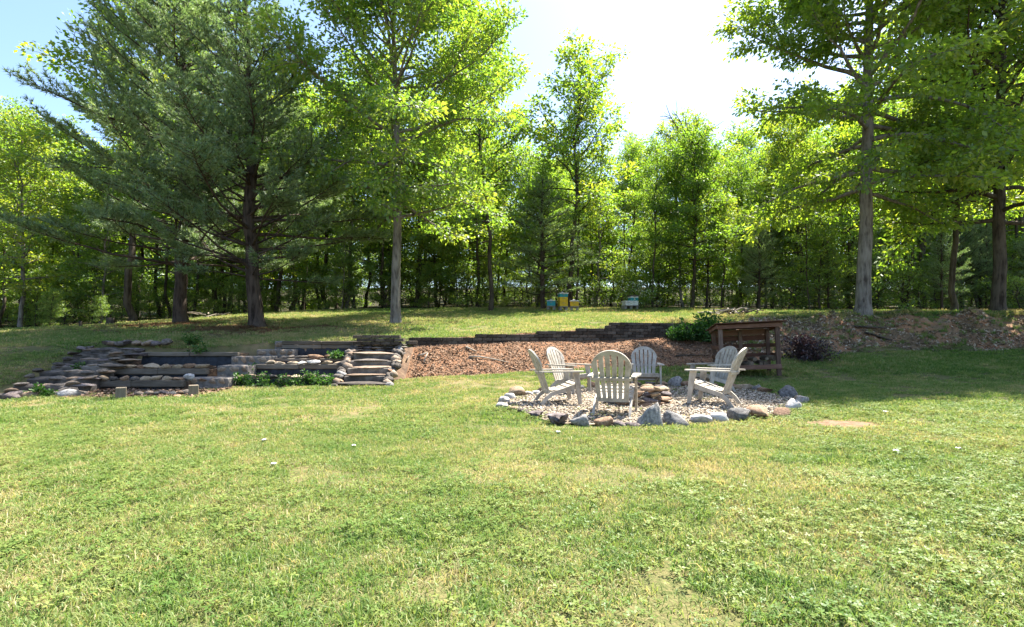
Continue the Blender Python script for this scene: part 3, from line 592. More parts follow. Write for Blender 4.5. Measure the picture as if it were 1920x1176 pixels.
def pine(seed, H, r0, base, env, lean=(0, 0), per=5, gap=0.5, nlen=0.20, nw=0.028, nn=12, step=0.105, up=0.15, skip=None, wander=0.05):
    rg = np.random.default_rng(seed); P, r, t = trunk_path(H, r0, rg, lean, wander, flare=0.4); tr = Geo(); tr.tube(P, r, 12); br = Geo(); C = []; D = []
    nw_ = int((H - base) / gap)
    for i in range(nw_):
        u = i / nw_; h = base + (H - base) * u * 0.98
        for j in range(per):
            az = j * 6.283 / per + i * 0.9 + rg.uniform(-0.35, 0.35); L = env(u) * rg.uniform(0.45, 1.2)
            if skip is not None and skip(u, az, rg): continue
            el = up + 0.55 * u + rg.uniform(-0.12, 0.14); hh = h + rg.uniform(-0.15, 0.15); o = at(P, t, hh); rt = np.interp(hh, P[:, 2], r)
            d = np.array([math.cos(az) * math.cos(el), math.sin(az) * math.cos(el), math.sin(el)]); lp = path(o, d, L, 8, rg, 0.03, 0.09); br.tube(lp, np.linspace(min(rt * 0.5, 0.014 + L * 0.011), 0.006, 8), 5)
            ns = max(3, int(L / 0.22))
            for k in range(ns):
                s0 = 0.60 if u < 0.13 else (0.46 if u < 0.3 else 0.30); s = s0 + (1 - s0) * (k + 0.5) / ns; x = min(s, 0.99) * 7; a = int(x); f = x - a; b = lp[a] * (1 - f) + lp[a + 1] * f; ld = unit(lp[a + 1] - lp[a])
                side = unit(np.cross(ld, [0, 0, 1.0])) * (1 if k % 2 else -1); sd_ = unit(ld * 0.8 + side * rg.uniform(0.5, 1.0) + np.array([0, 0, rg.uniform(-0.1, 0.4)])); sl = (0.28 + 0.31 * L * (1 - 0.7 * s)) * rg.uniform(0.6, 1.25)
                e = b + sd_ * sl + np.array([0, 0, 0.06 * sl]); br.tube(np.array([b, (b + e) / 2 + [0, 0, -0.02], e]), np.array([0.011, 0.008, 0.004]), 3)
                m = max(2, int(sl / step)); ww = np.linspace(0.25, 1.0, m)[:, None]; C += list(b + (e - b) * ww + rg.normal(0, 0.03, (m, 3))); D += [sd_] * m
            C.append(lp[-1]); D.append(unit(lp[-1] - lp[-2]))
    C = np.array(C); D = np.array(D); m = len(C) * nn; c = np.repeat(C, nn, 0); d = np.repeat(D, nn, 0)
    nd_ = unit(d * 0.75 + rg.normal(0, 0.62, (m, 3)) + np.array([0, 0, 0.22])); L = nlen * rg.uniform(0.7, 1.2, (m, 1)); s = unit(np.cross(nd_, rg.normal(0, 1, (m, 3)))) * nw * 0.5
    V = np.stack([c - s, c + s, c + nd_ * L], 1).reshape(-1, 3); Fq = np.arange(m)[:, None] * 3 + np.arange(3)[None, :]
    tint = np.clip(np.repeat(rg.normal(0.5, 0.18, len(C)), nn) + rg.normal(0, 0.12, m), 0, 1)
    return tr, br, (V, Fq, tint)
def plant_tree(name, geo, x, y, bark, leafmat, label, group=None, rz=0.0, cat='tree'):
    tr, br, (V, Fq, tn) = geo
    e = empty(name, (x, y, z1(x, y)), rz, label, cat, group)
    obj('trunk', tr.mesh('trunk', M[bark]), e); obj('branches', br.mesh('branches', M[bark]), e)
    obj('crown', mesh_np('crown', V, Fq, M[leafmat], tn), e); return e
def px2x(px, Y): return (px - 960.0) / F * Y

oval = lambda R_, k=0.75: (lambda u: R_ * (0.30 + 0.70 * math.sin(math.pi * min(1, (u * 0.85 + 0.15)) ** k)))
def conic(R_, p=0.75): return lambda u: R_ * (1 - u) ** p * (0.75 + 0.25 * min(1, u * 6)) + 0.35
plant_tree('oak_tree', broadleaf(11, 14.2, 0.185, 3.9, oval(4.9, 0.85), 70, (-0.004, 0), 0.155, 34, 0.34, up=(-0.08, 0.95), wander=0.03, skew=(0.0, 0.0)), px2x(741, 19.6), 19.6, 'oak_bark', 'oak_leaf', 'tall young oak with bright yellow-green leaves and straight grey trunk on the upper lawn')
plant_tree('pine_tree', pine(21, 14.8, 0.25, 1.9, conic(4.9, 1.1), (-0.045, 0.0), 7, 0.52), -9.44, 19.0, 'pine_bark', 'needle', 'big dark pine leaning left, low bare branches, rusty needles round its trunk')
plant_tree('pine_tree', pine(22, 16.6, 0.25, 2.4, conic(5.9), (0.0, 0.0), 7, 0.56), -14.2, 22.0, 'pine_bark', 'needle', 'straight large pine standing just behind the leaning pine')
plant_tree('hickory_tree', broadleaf(31, 18.0, 0.25, 4.4, oval(5.1, 0.8), 76, (0.0, 0), 0.19, 34, 0.32, up=(-0.12, 0.95), wander=0.03, flat=0.6, droop=0.45, aspect=0.52), px2x(1617, 19.4), 19.4, 'oak_bark', 'hickory_leaf', 'tall tree with thick pale grey trunk and dark drooping leaves on the clay bank')
plant_tree('oak_tree', broadleaf(32, 17.0, 0.22, 3.2, oval(5.2, 0.75), 60, (0.005, 0), 0.18, 30, 0.38, wander=0.04), px2x(1872, 19.8), 19.8, 'dark_bark', 'wood_leaf', 'thick-trunked tree with a heavy low limb at the end of the clay bank')

# woodland kinds, each built once and then copied
def kind(tag_, geo, bark, leafm):
    tr, br, (V, Fq, tn) = geo
    return dict(trunk=tr.mesh('trunk', M[bark]), branches=br.mesh('branches', M[bark]), crown=mesh_np('crown', V, Fq, M[leafm], tn))
K = {}
K['a'] = (kind('a', broadleaf(41, 13.0, 0.11, 2.4, oval(2.9, 0.8), 38, (0, 0), 0.20, 28, 0.36), 'dark_bark', 'wood_leaf'), 13.0)
K['b'] = (kind('b', broadleaf(42, 14.0, 0.13, 4.4, oval(3.4, 0.75), 36, (0.02, 0), 0.20, 28, 0.37, wander=0.16), 'dark_bark', 'wood_leaf'), 14.0)
K['c'] = (kind('c', broadleaf(43, 13.0, 0.09, 1.8, oval(2.6, 0.6), 38, (0, 0), 0.19, 27, 0.35), 'oak_bark', 'wood_leaf'), 13.0)
K['d'] = (kind('d', broadleaf(44, 12.5, 0.13, 3.2, oval(3.3, 0.75), 36, (0.01, 0), 0.195, 28, 0.36, bare=5), 'dark_bark', 'wood_leaf'), 12.5)
K['e'] = (kind('e', broadleaf(45, 7.0, 0.06, 0.5, oval(2.3, 0.7), 32, (0, 0), 0.18, 22, 0.36, up=(0.1, 0.8)), 'dark_bark', 'shrub_leaf'), 7.0)
K['g'] = (kind('g', broadleaf(48, 15.0, 0.12, 5.2, oval(3.2, 0.75), 24, (0.0, 0), 0.21, 30, 0.40, dens=0.75, up=(0.3, 1.0)), 'dark_bark', 'wood_leaf'), 15.0)
K['t'] = (kind('t', broadleaf(49, 13.0, 0.10, 7.0, oval(1.9, 0.8), 18, (0.01, 0), 0.20, 26, 0.36, wander=0.10), 'dark_bark', 'wood_leaf'), 13.0)
K['p'] = (kind('p', pine(46, 9.5, 0.13, 1.2, conic(2.5), (0, 0), 5, 0.42, 0.20, 0.030, 9, 0.13), 'pine_bark', 'needle'), 9.5)
K['s'] = (kind('s', broadleaf(47, 2.6, 0.04, 0.15, oval(1.35, 0.6), 20, (0, 0), 0.13, 16, 0.28, up=(0.1, 0.9)), 'dark_bark', 'shrub_leaf'), 2.6)
NAMES = dict(a='broadleaf_tree', b='broadleaf_tree', c='slender_tree', d='broadleaf_tree', g='broadleaf_tree', t='pole_tree', e='understory_tree', p='pine_tree', s='shrub')
def wood(kind_, px, Y, top_py=None, H=None, label=None, group=None, wide=1.0, rz=None, x=None):
    m, h0 = K[kind_]; X = px2x(px, Y) if x is None else x; zb = z1(X, Y)
    if top_py is not None: H = CAM_H + (HORIZON - top_py) / F * Y - zb
    s = H / h0; e = empty(NAMES[kind_], (X, Y, zb), random.uniform(0, 6.28) if rz is None else rz, label, 'shrub' if kind_ == 's' else 'tree', group)
    e.scale = (s * wide, s * wide, s)
    for k in ('trunk', 'branches', 'crown'): obj(k, m[k], e)
    return e
random.seed(5)
wood('b', 921, 27.5, 60, label='slim tree with straight pale trunk behind the yellow-green oak', wide=0.8)
wood('p', 1018, 28.5, 330, label='small dark pine beside the teal and yellow beehives', wide=1.3)
wood('g', 1066, 30.5, 120, label='tallest of the trees behind the yellow beehive, trunk dividing in two', wide=1.15)
wood('g', 1081, 31.0, 190, label='second trunk close against the tallest tree behind the beehives', wide=0.6)
wood('g', 1222, 31.0, 285, label='thin crooked tree to the right of the white beehives', wide=0.8)
wood('d', 1297, 30.5, 262, label='dark-trunked tree with dead bare branches sticking out of its crown', wide=0.95)
wood('d', 1325, 31.8, 300, label='darker trunk right behind the tree with dead branches', wide=0.7)
wood('b', 1507, 30.0, 240, label='tree with a dark forked trunk behind the white flowering shrubs', wide=0.9)
wood('b', 1788, 22.5, -60, label='dark straight trunk standing between the two big trees on the bank', wide=0.8)
wood('c', 640, 31.0, 420, label='small pale tree with paired grey trunks near the oak', wide=1.0)
wood('c', 40, 25.5, 225, label='tree with thin whitish crooked trunk beside the low bushes', wide=1.15)
wood('b', 245, 27.0, -30, label='leafy tree with long side branches reaching past the big pine', wide=1.0)
wood('e', 95, 24.2, 548, label='low dense bush at the edge of the wood by the lawn', group=None)
wood('e', 190, 25.0, 560, label='low rounded bush between the whitish trunk and the straight pine')
TOPS_X = [-300, 0, 60, 110, 240, 480, 560, 950, 985, 1190, 1230, 1420, 1440, 1560, 1920, 2300]
TOPS_Y = [230, 235, 260, 340, 230, 200, 180, 250, 310, 300, 290, 275, 270, 220, 110, 80]
BEHIND = [(255, 'the whitish crooked trunk'), (560, 'the two large pines'), (850, 'the yellow-green oak'), (1130, 'the teal and yellow beehives'), (1245, 'the white beehives'), (1440, 'the tree with dead branches'), (1700, 'the pale trunk on the bank'), (9999, 'the thick-trunked tree on the bank')]
def behind(px): return next(n for lim, n in BEHIND if px < lim)
WHAT = dict(a='full-crowned green woodland tree', b='high-crowned woodland tree with clear dark trunk', c='slender grey-trunked woodland tree', d='woodland tree with dead top branches', t='thin pole-like tree with a bare dark trunk', e='small understory tree leafy to the ground', p='dark young pine', s='low green woodland-edge shrub')
def lab(k, px): return dict(label=WHAT[k] + ' behind ' + behind(px), group={'a': 'full-crowned trees', 'b': 'high-crowned trees', 'c': 'slender trees', 'd': 'dead-topped trees', 't': 'pole trees', 'e': 'understory trees', 'p': 'young pines', 's': 'low shrubs'}[k] + ' behind ' + behind(px))
def top_for(px): return float(np.interp(px, TOPS_X, TOPS_Y))
cnt = 0
for (Y0, Y1, n, kinds) in ((27.0, 33.0, 26, 'aaccbe'), (33.0, 41.0, 26, 'aabbcdp'), (41.0, 54.0, 30, 'aabcp'), (54.0, 75.0, 38, 'aacc')):
    for i in range(n):
        px = -330 + (2580) * (i + random.uniform(0.1, 0.9)) / n; Y = random.uniform(Y0, Y1)
        if Y0 < 30 and 240 < px < 1500: Y = random.uniform(32.0, 35.0)
        if Y < 33 and px > 1400: Y += random.uniform(0, 3)
        k = random.choice(kinds); t = top_for(px) + random.uniform(-25, 55)
        if k == 'e': t = random.uniform(430, 520)
        if k == 'p': t = max(t, random.uniform(330, 440))
        Hh = CAM_H + (HORIZON - t) / F * Y - 2.9
        if Hh > 21: t = HORIZON - (21 + 2.9 - CAM_H) * F / Y
        wood(k, px, Y, t, **lab(k, px), wide=random.uniform(0.85, 1.15))
for i in range(108):
    px = -300 + 2520 * ((i * 0.381966) % 1.0); Y = random.uniform(31.0, 34) if i % 3 == 0 else (random.uniform(34, 46) if i % 3 == 1 else random.uniform(46, 62))
    if not 240 < px < 1450 and i % 3 == 0: Y -= 4
    wood('e', px, Y, H=random.uniform(1.8, 3.8) * (1 if Y < 34 else 1.7), **lab('e', px), wide=random.uniform(0.9, 1.3))
for i in range(64):
    px = -250 + 2420 * (i + random.random()) / 64; Y = random.uniform(30.8, 35) if 240 < px < 1450 else random.uniform(26, 30)
    wood('s', px, Y, H=random.uniform(0.9, 2.0), **lab('s', px), wide=random.uniform(0.9, 1.4))
for i in range(46):
    px = -150 + 2220 * (i + random.random()) / 46; Y = random.uniform(31.2, 39) if 240 < px < 1450 else random.uniform(26.5, 35)
    wood('t', px, Y, max(top_for(px), 120) + random.uniform(20, 120), **lab('t', px), wide=random.uniform(0.8, 1.2))
for i in range(54):
    px = -150 + 2220 * ((i * 0.618034) % 1.0); Y = random.uniform(40, 50) if i % 2 else random.uniform(56, 72)
    wood('e', px, Y, H=random.uniform(4.5, 7.5), **lab('e', px), wide=random.uniform(1.0, 1.4))
for i in range(14):
    px = 1380 + 560 * random.random(); Y = random.uniform(27, 33)
    wood('p', px, Y, H=random.uniform(3.0, 6.5), label='thin young pine with sparse needles in the shade behind the bank', group='young pines behind the clay bank', wide=0.8)
# ------------------------------------------------------------------ stones
def rocks(mat, n, seed, sub=2, **kw): return [rock_mesh('stone', M[mat], sub, seed + i, **kw) for i in range(n)]
RK = {k: rocks(k, 5, 100 + 10 * i, 2, cuts=13, cmin=0.34, cmax=0.66, jit=0.045) for i, k in enumerate(['grey_stone', 'white_stone', 'tan_stone', 'rust_stone', 'purple_stone'])}
RK['grey_peak'] = rocks('grey_stone', 5, 300, 2, cuts=13, cmin=0.36, cmax=0.66, jit=0.05, taper=0.5)
RK['slab_stone'] = rocks('slab_stone', 4, 170, 2, cuts=10, cmin=0.5, cmax=0.85, jit=0.05)
RK['mason_stone'] = rocks('mason_stone', 4, 180, 1, cuts=8, cmin=0.5, cmax=0.75, jit=0.05)
def put_stone(parent, kind_, loc, size, rz=None, tilt=0.12, name='stone', sink=0.12):
    rz = random.uniform(0, 6.28) if rz is None else rz
    o = obj(name, random.choice(RK[kind_]), parent, (loc[0], loc[1], loc[2] + size[2] * (0.5 - sink)), (random.uniform(-tilt, tilt), random.uniform(-tilt, tilt), rz), size); return o
random.seed(9)
def gpx(px, py, z=0.0):
    Y = (CAM_H - z) * F / (py - HORIZON); return (px - 960.0) / F * Y, Y
ringo = empty('stone_border', (0, 0, 0), label='ring of rough fieldstones edging the gravel around the fire pit', cat='stone border')
# px centre, base py, width px, height px, stone kind
for px, py, w, h, kd in RS:
    X, Y = gpx(px, py); k = Y / F; sy = w * k * random.uniform(0.6, 0.9); zz = z1(X, Y + sy * .4)
    put_stone(ringo, kd, (X, Y + sy * 0.4, zz), (w * k * 1.04, sy, h * k * 1.22), random.choice([0, math.pi]) + random.uniform(-.3, .3), 0.08, sink=0.2)
pit = empty('fire_pit', (2.22, 8.95, z1(2.22, 8.95)), label='round fire pit of dry-stacked flat brown stones on the gravel', cat='fire pit')
for lay_, (zz, rad, n) in enumerate([(0.0, 0.47, 12), (0.085, 0.45, 11), (0.17, 0.43, 11), (0.25, 0.41, 10)]):
    for i in range(n):
        a = (i + 0.5 * lay_ + random.uniform(-.2, .2)) * 6.283 / n; r_ = rad + random.uniform(-.03, .04)
        put_stone(pit, random.choice(['rust_stone', 'rust_stone', 'tan_stone', 'tan_stone', 'purple_stone']), (r_ * math.cos(a), r_ * math.sin(a), zz), (random.uniform(.16, .22), random.uniform(.24, .31), random.uniform(.08, .11)), a, 0.12, sink=0.08)
MB().tube([(0, 0, -.02), (0, 0, 0.03)], [0.36, 0.36], 16).build('ash_bed', M['slab_stone'], pit)

# ------------------------------------------------------------------ chairs (front is local +Y)
def chair_parts():
    e = empty('adirondack_chair', (0, 0, 0), cat='chair', group='resin adirondack chairs around the fire pit')
    m = M['plastic']; s_arch = 0.66
    def W(s): return np.interp(s, [0, 0.45, 0.72, 1.0], [0.225, 0.255, 0.285, 0.285])
    def B(x, s, off): return (x, -0.19 - 0.27 * s - 0.10 * max(0, s - .55) ** 2 + 0.42 * x * x - off * 0.94, 0.19 + 0.76 * s - off * 0.33)
    def strip_solid(pairs, th, off0=0.0):
        """pairs: list of ((x,s),(x,s)) cross sections -> closed slat"""
        mb = MB(); V = []
        for a, b in pairs:
            V += [B(a[0], a[1], off0), B(b[0], b[1], off0), B(b[0], b[1], off0 + th), B(a[0], a[1], off0 + th)]
        Fs = [(0, 1, 2, 3)]; n = len(pairs)
        for k in range(n - 1):
            o = 4 * k; Fs += [(o, o + 4, o + 5, o + 1), (o + 1, o + 5, o + 6, o + 2), (o + 2, o + 6, o + 7, o + 3), (o + 3, o + 7, o + 4, o)]
        Fs.append((4 * n - 4, 4 * n - 1, 4 * n - 2, 4 * n - 3)); return mb.add(V, Fs)
    ns = 6; gap = 0.045
    for k in range(ns):
        f0 = -1 + 2 * k / ns + gap; f1 = -1 + 2 * (k + 1) / ns - gap
        if k == 0: f0 = -1.0
        if k == ns - 1: f1 = 1.0
        pr = []
        for j in range(9):
            t = j / 8; c = []
            for f in (f0, f1):
                top = s_arch + (0.955 - s_arch) * math.sqrt(max(0, 1 - (f * 0.985) ** 2)); s = 0.05 + t * (top - 0.05); c.append((f * W(min(s, .72)), s))
            pr.append(tuple(c))
        strip_solid(pr, 0.016).build('back_slat', m, e)
    pr = []
    for j in range(25):
        th = math.pi * j / 24; w = W(0.72); pr.append(((math.cos(th) * w * 1.015, s_arch + (1.0 - s_arch) * math.sin(th)), (math.cos(th) * (w - 0.035), s_arch + (1.0 - s_arch - 0.085) * math.sin(th))))
    strip_solid(pr, 0.026, -0.004).build('back_rim', m, e)
    strip_solid([((f * W(0.03) * 1.01, 0.0), (f * W(0.03) * 1.01, 0.075)) for f in np.linspace(-1, 1, 9)], 0.024, -0.003).build('lower_rail', m, e)
    strip_solid([((f * 0.30, 0.43), (f * 0.30, 0.485)) for f in np.linspace(-1, 1, 9)], 0.028, 0.014).build('back_rail', m, e)
    for k in range(5):                                            # seat slats, dished towards the back
        t = (k + 0.5) / 5; y = 0.31 - t * 0.47; z = 0.375 - t * 0.135 - 0.035 * math.sin(math.pi * t); rx = math.atan2(0.135, 0.47) + (t - .5) * -0.22
        MB().box((0, y, z), (0.50, 0.082, 0.018), Matrix.Rotation(rx, 3, 'X'), 0.006).build('seat_slat', m, e)
    MB().box((0, 0.352, 0.345), (0.50, 0.02, 0.085), Matrix.Rotation(-0.12, 3, 'X'), 0.006).build('front_apron', m, e)
    yz = Matrix(((0, 0, 1, 0), (1, 0, 0, 0), (0, 1, 0, 0), (0, 0, 0, 1)))
    for sx in (-1, 1):
        tr = Matrix.Translation((sx * 0.262, 0, 0)) @ yz
        rail = [(0.345, 0.375), (0.20, 0.328), (0.05, 0.276), (-0.09, 0.238), (-0.18, 0.205), (-0.27, 0.125), (-0.36, 0.0), (-0.30, 0.0), (-0.22, 0.09), (-0.14, 0.150), (-0.03, 0.182), (0.14, 0.225), (0.345, 0.290)]
        MB().prism([(a, b) for a, b in rail], 0.034, tr).build('rear_leg', m, e)
        tr = Matrix.Translation((sx * 0.300, 0, 0)) @ yz
        leg = [(0.215, 0.552), (0.325, 0.552), (0.352, 0.30), (0.372, 0.0), (0.315, 0.0), (0.272, 0.26)]
        MB().prism(leg, 0.034, tr).build('front_leg', m, e)
        arm = [(-0.020, -0.40), (0.035, -0.40), (0.050, -0.2), (0.068, 0.1), (0.072, 0.34), (0.055, 0.395), (0.0, 0.41), (-0.045, 0.395), (-0.052, 0.30), (-0.040, 0.05), (-0.030, -0.2)]
        mt = Matrix.Translation((sx * 0.305, 0, 0.566)) @ Matrix.Diagonal((sx, 1, 1, 1)); MB().prism(arm, 0.024, mt).build('armrest', m, e)
    return e
chair = chair_parts()
CH = [(0.78, 9.05, 11, 'resin adirondack chair seen side-on facing right, beside the tan boulder'),
      (1.22, 11.0, -42, 'pale resin adirondack chair behind the side-on one, its bright slatted front showing'),
      (1.54, 7.72, 72, 'resin adirondack chair with its tan slatted back towards us, before the fire pit'),
      (2.95, 11.35, -100, 'resin adirondack chair facing us across the fire pit, below the mulch slope'),
      (4.22, 10.75, 202, 'resin adirondack chair nearest the firewood shed, facing the fire pit'),
      (3.42, 8.62, 143, 'resin adirondack chair overlapping the one by the shed, slatted back turned away')]
for i, (x, y, h, lb) in enumerate(CH):
    c = chair if i == 0 else copy_tree(chair)
    c.location = (x, y, z1(x, y) + 0.034); c.rotation_euler = (0, 0, R(h - 90)); c['label'] = lb

# ------------------------------------------------------------------ retaining wall of blocks
wall = empty('retaining_wall', (0, 0, 0), label='low retaining wall of dark split-face blocks along the top of the mulch slope', cat='retaining wall')
bmesh_blk = []
for i in range(5):
    b = bmesh.new(); bmesh.ops.create_cube(b, size=1.0); bmesh.ops.bevel(b, geom=list(b.edges), offset=0.06, segments=1, affect='EDGES'); r_ = random.Random(i)
    for v in b.verts: v.co += Vector((r_.uniform(-.03, .03), r_.uniform(-.05, .05), r_.uniform(-.03, .03)))
    me = bpy.data.meshes.new('block'); b.to_mesh(me); b.free(); me.materials.append(M['block']); bmesh_blk.append(me)
wx = np.linspace(-2.78, 6.9, 400); wcy, wcz = curves(wx); wy = (wcy[:, 2] + wcy[:, 3]) / 2; dl = np.concatenate([[0], np.cumsum(np.hypot(np.diff(wx), np.diff(wy)))])
Ltot = dl[-1]; BH, BL = 0.10, 0.31
def steps_top(X): return 1.20 if X < -1.0 else (1.30 if X < 0.75 else (1.40 if X < 2.1 else (1.50 if X < 3.1 else 1.70)))
for c in range(9):
    s = (c % 2) * BL / 2
    while s < Ltot - 0.1:
        x = np.interp(s, dl, wx); y = np.interp(s, dl, wy); z = 1.70 - BH * (c + 1); zc = z + BH / 2
        base = float(np.interp(x, TER[:, 0], TER[:, 6]))
        if z + BH <= steps_top(x) + 0.01 and z + BH > base - 0.02:
            y2 = np.interp(min(s + 0.1, Ltot), dl, wy); x2 = np.interp(min(s + 0.1, Ltot), dl, wx); an = math.atan2(y2 - y, x2 - x)
            obj('block', random.choice(bmesh_blk), wall, (x, y + random.uniform(-.012, .012), zc + random.uniform(-.004, .004)), (0, 0, an + random.uniform(-.02, .02)), (BL * 0.975, 0.24, BH * 0.965))
        s += BL

# ------------------------------------------------------------------ rustic stair with side stones
stair = empty('stone_stairs', (-3.42, 11.7, 0.05), label='narrow stone stairs with rough side stones climbing to the upper lawn', cat='stairs')
def sb(parent, name, c, size, mat, rz=0.0, bev=0.015, rot=None):
    """box as an object with its own origin"""
    return MB().box((0, 0, 0), size, rot, bev).build(name, M[mat], parent, loc=c, rot=(0, 0, rz))
sw = 1.06
for k in range(6):
    zt = 0.04 + 0.165 * k; y0 = 0.30 * k - 0.05; xo = -0.02 * k
    if k < 5:
        sb(stair, 'riser', (xo, y0 + 0.19, zt - 0.045), (sw - 0.06, 0.30, 0.15), 'slab_stone')
        put_ = obj('tread', RK['slab_stone'][k % 4], stair, (xo, y0 + 0.15, zt + 0.045), (0, 0, 3.14 * (k % 2)), (sw + 0.02 + (0.2 if k == 0 else 0), 0.36, 0.075))
        put_.data = put_.data.copy(); put_.data.materials[0] = M['mason_stone' if k in (1, 2, 4) else 'slab_stone']
    for sx in (-1, 1):
        for j in range(3):
            kd = random.choice(['grey_stone', 'mason_stone', 'slab_stone', 'mason_stone', 'rust_stone', 'purple_stone', 'slab_stone']); put_stone(stair, kd, (xo + sx * (sw / 2 + random.uniform(0.0, .14)), y0 + 0.1 * j, zt - 0.13 + 0.06 * j), (random.uniform(.18, .30), random.uniform(.16, .26), random.uniform(.14, .22)), tilt=0.2)
for j in range(4):                                               # dry stacked slabs under the cap wall
    for i in range(5):
        put_stone(stair, random.choice(['slab_stone', 'slab_stone', 'mason_stone', 'purple_stone']), (-0.55 + 0.26 * i + random.uniform(-.04, .04), 1.55 + 0.04 * j, 0.72 + 0.068 * j), (random.uniform(.28, .42), 0.34, random.uniform(.06, .085)), random.choice([0, 3.14]) + random.uniform(-.15, .15), 0.06)
sb(stair, 'backing', (0, 1.75, 0.48), (1.15, 0.3, 0.92), 'blockback')
for c in range(3):
    for i in range(5):
        obj('block', random.choice(bmesh_blk), stair, (-0.56 + 0.245 * i + (0.1 if c % 2 else 0) - 0.02, 1.62 + random.uniform(-.01, .01), 0.995 + 0.085 * c), (0, 0, random.uniform(-.02, .02)), (0.236, 0.24, 0.08))

# ------------------------------------------------------------------ terraced planting beds
def timber(parent, x0, x1, y, zt, h, rz=0.0, mat='timber'):
    L = x1 - x0; n = max(1, int(round(L / 1.25)))
    for i in range(n):
        sb(parent, 'timber', (x0 + L * (i + 0.5) / n, y + 0.04 * random.uniform(-1, 1) * 0.3, zt - h / 2), (L / n - 0.008, 0.14, h), mat, random.uniform(-.006, .006))
def cloth(parent, x0, x1, y0, y1, z0, z1_):
    """drooping black landscape fabric hung behind a timber"""
    n = 26; V = []; Fs = []
    for i in range(n + 1):
        x = x0 + (x1 - x0) * i / n; w = 0.02 * math.sin(i * 1.9) + 0.012 * math.sin(i * 4.1)
        for (t, yy) in ((0, y0), (0.5, (y0 + y1) / 2 - 0.03), (1, y1)): V.append((x, yy + w, z0 + (z1_ - z0) * t + (0.02 * math.sin(i * 1.3 + x) if t == 1 else 0)))
    for i in range(n):
        for j in range(2): a = i * 3 + j; Fs.append((a, a + 3, a + 4, a + 1))
    o = obj('fabric', mesh_np('fabric', np.array(V), np.array(Fs), M['fabric'], smooth=True), parent); return o
def stones_row(parent, x0, x1, y, z, kinds, w=(.16, .34), h=(.08, .14), skip=0.0):
    x = x0
    while x < x1:
        s = random.uniform(*w)
        if random.random() >= skip: put_stone(parent, random.choice(kinds), (x + s / 2, y + random.uniform(-.04, .04), z), (s, random.uniform(.14, .2), random.uniform(*h)), random.choice([0, 3.14]) + random.uniform(-.2, .2), 0.1)
        x += s * 0.98
LT = ['tan_stone', 'tan_stone', 'rust_stone', 'tan_stone']
bedl = empty('terrace_bed', (0, 0, 0), label='three-tier timber planting bed with tan stones and black fabric beside the rubble steps', cat='planting bed')
for (x0, x1, y, zt, h, zb) in ((-9.55, -7.25, 11.35, 0.24, 0.15, 0.0), (-9.45, -7.15, 12.05, 0.46, 0.14, 0.22), (-9.35, -6.9, 12.95, 0.82, 0.10, 0.46)):
    timber(bedl, x0, x1, y, zt, h); cloth(bedl, x0, x1, y - 0.035, y + 0.01, zb - 0.08, zt - h + 0.01)
sb(bedl, 'soil', (-8.35, 12.35, 0.10), (2.3, 1.9, 0.22), 'bedsoil'); sb(bedl, 'soil', (-8.3, 12.7, 0.25), (2.2, 1.25, 0.36), 'bedsoil'); sb(bedl, 'soil', (-8.1, 13.35, 0.42), (2.3, 0.7, 0.74), 'bedsoil')
cloth(bedl, -9.45, -7.2, 12.02, 12.07, 0.2, 0.34); cloth(bedl, -9.3, -6.95, 12.86, 12.95, 0.45, 0.74)
stones_row(bedl, -9.45, -7.3, 11.36, 0.235, ['tan_stone', 'rust_stone', 'slab_stone', 'tan_stone'], h=(.08, .13)); stones_row(bedl, -9.4, -7.2, 12.06, 0.455, LT, (.2, .36), (.10, .16)); stones_row(bedl, -8.9, -7.2, 12.4, 0.43, LT, (.2, .34), (.08, .13), 0.2)
put_stone(bedl, 'white_stone', (-7.2, 11.45, 0.24), (0.28, 0.2, 0.16), 0)
bedr = empty('terrace_bed', (0, 0, 0), label='timber planting bed with ivy and pale stones between the masonry steps and the stairs', cat='planting bed')
timber(bedr, -6.5, -4.05, 12.0, 0.24, 0.2); cloth(bedr, -6.5, -4.05, 11.91, 11.925, -0.02, 0.20)
timber(bedr, -6.35, -4.1, 12.6, 0.535, 0.12); cloth(bedr, -6.35, -4.1, 12.54, 12.57, 0.2, 0.43)
timber(bedr, -6.2, -4.1, 13.05, 0.66, 0.08); cloth(bedr, -6.2, -4.1, 13.0, 13.02, 0.5, 0.6)
for j in range(2): timber(bedr, -6.1, -3.98, 13.62, 1.10 - 0.105 * j, 0.10)
cloth(bedr, -6.1, -4.0, 13.53, 13.55, 0.64, 0.90)
sb(bedr, 'soil', (-5.3, 12.75, 0.05), (2.4, 1.4, 0.3), 'bedsoil'); sb(bedr, 'soil', (-5.25, 13.15, 0.28), (2.2, 0.95, 0.46), 'bedsoil'); sb(bedr, 'soil', (-5.1, 13.4, 0.4), (2.1, 0.62, 0.5), 'bedsoil'); sb(bedr, 'soil', (-5.05, 13.72, 0.55), (2.0, 0.12, 0.96), 'bedsoil')
stones_row(bedr, -6.5, -4.1, 12.0, 0.235, ['slab_stone', 'tan_stone', 'rust_stone'], (.2, .36), (.08, .13)); stones_row(bedr, -6.1, -4.15, 12.6, 0.53, ['tan_stone', 'white_stone', 'tan_stone'], (.2, .4), (.08, .13)); stones_row(bedr, -6.0, -4.2, 13.05, 0.655, ['tan_stone', 'slab_stone', 'rust_stone'], (.25, .45), (.07, .12), 0.1)
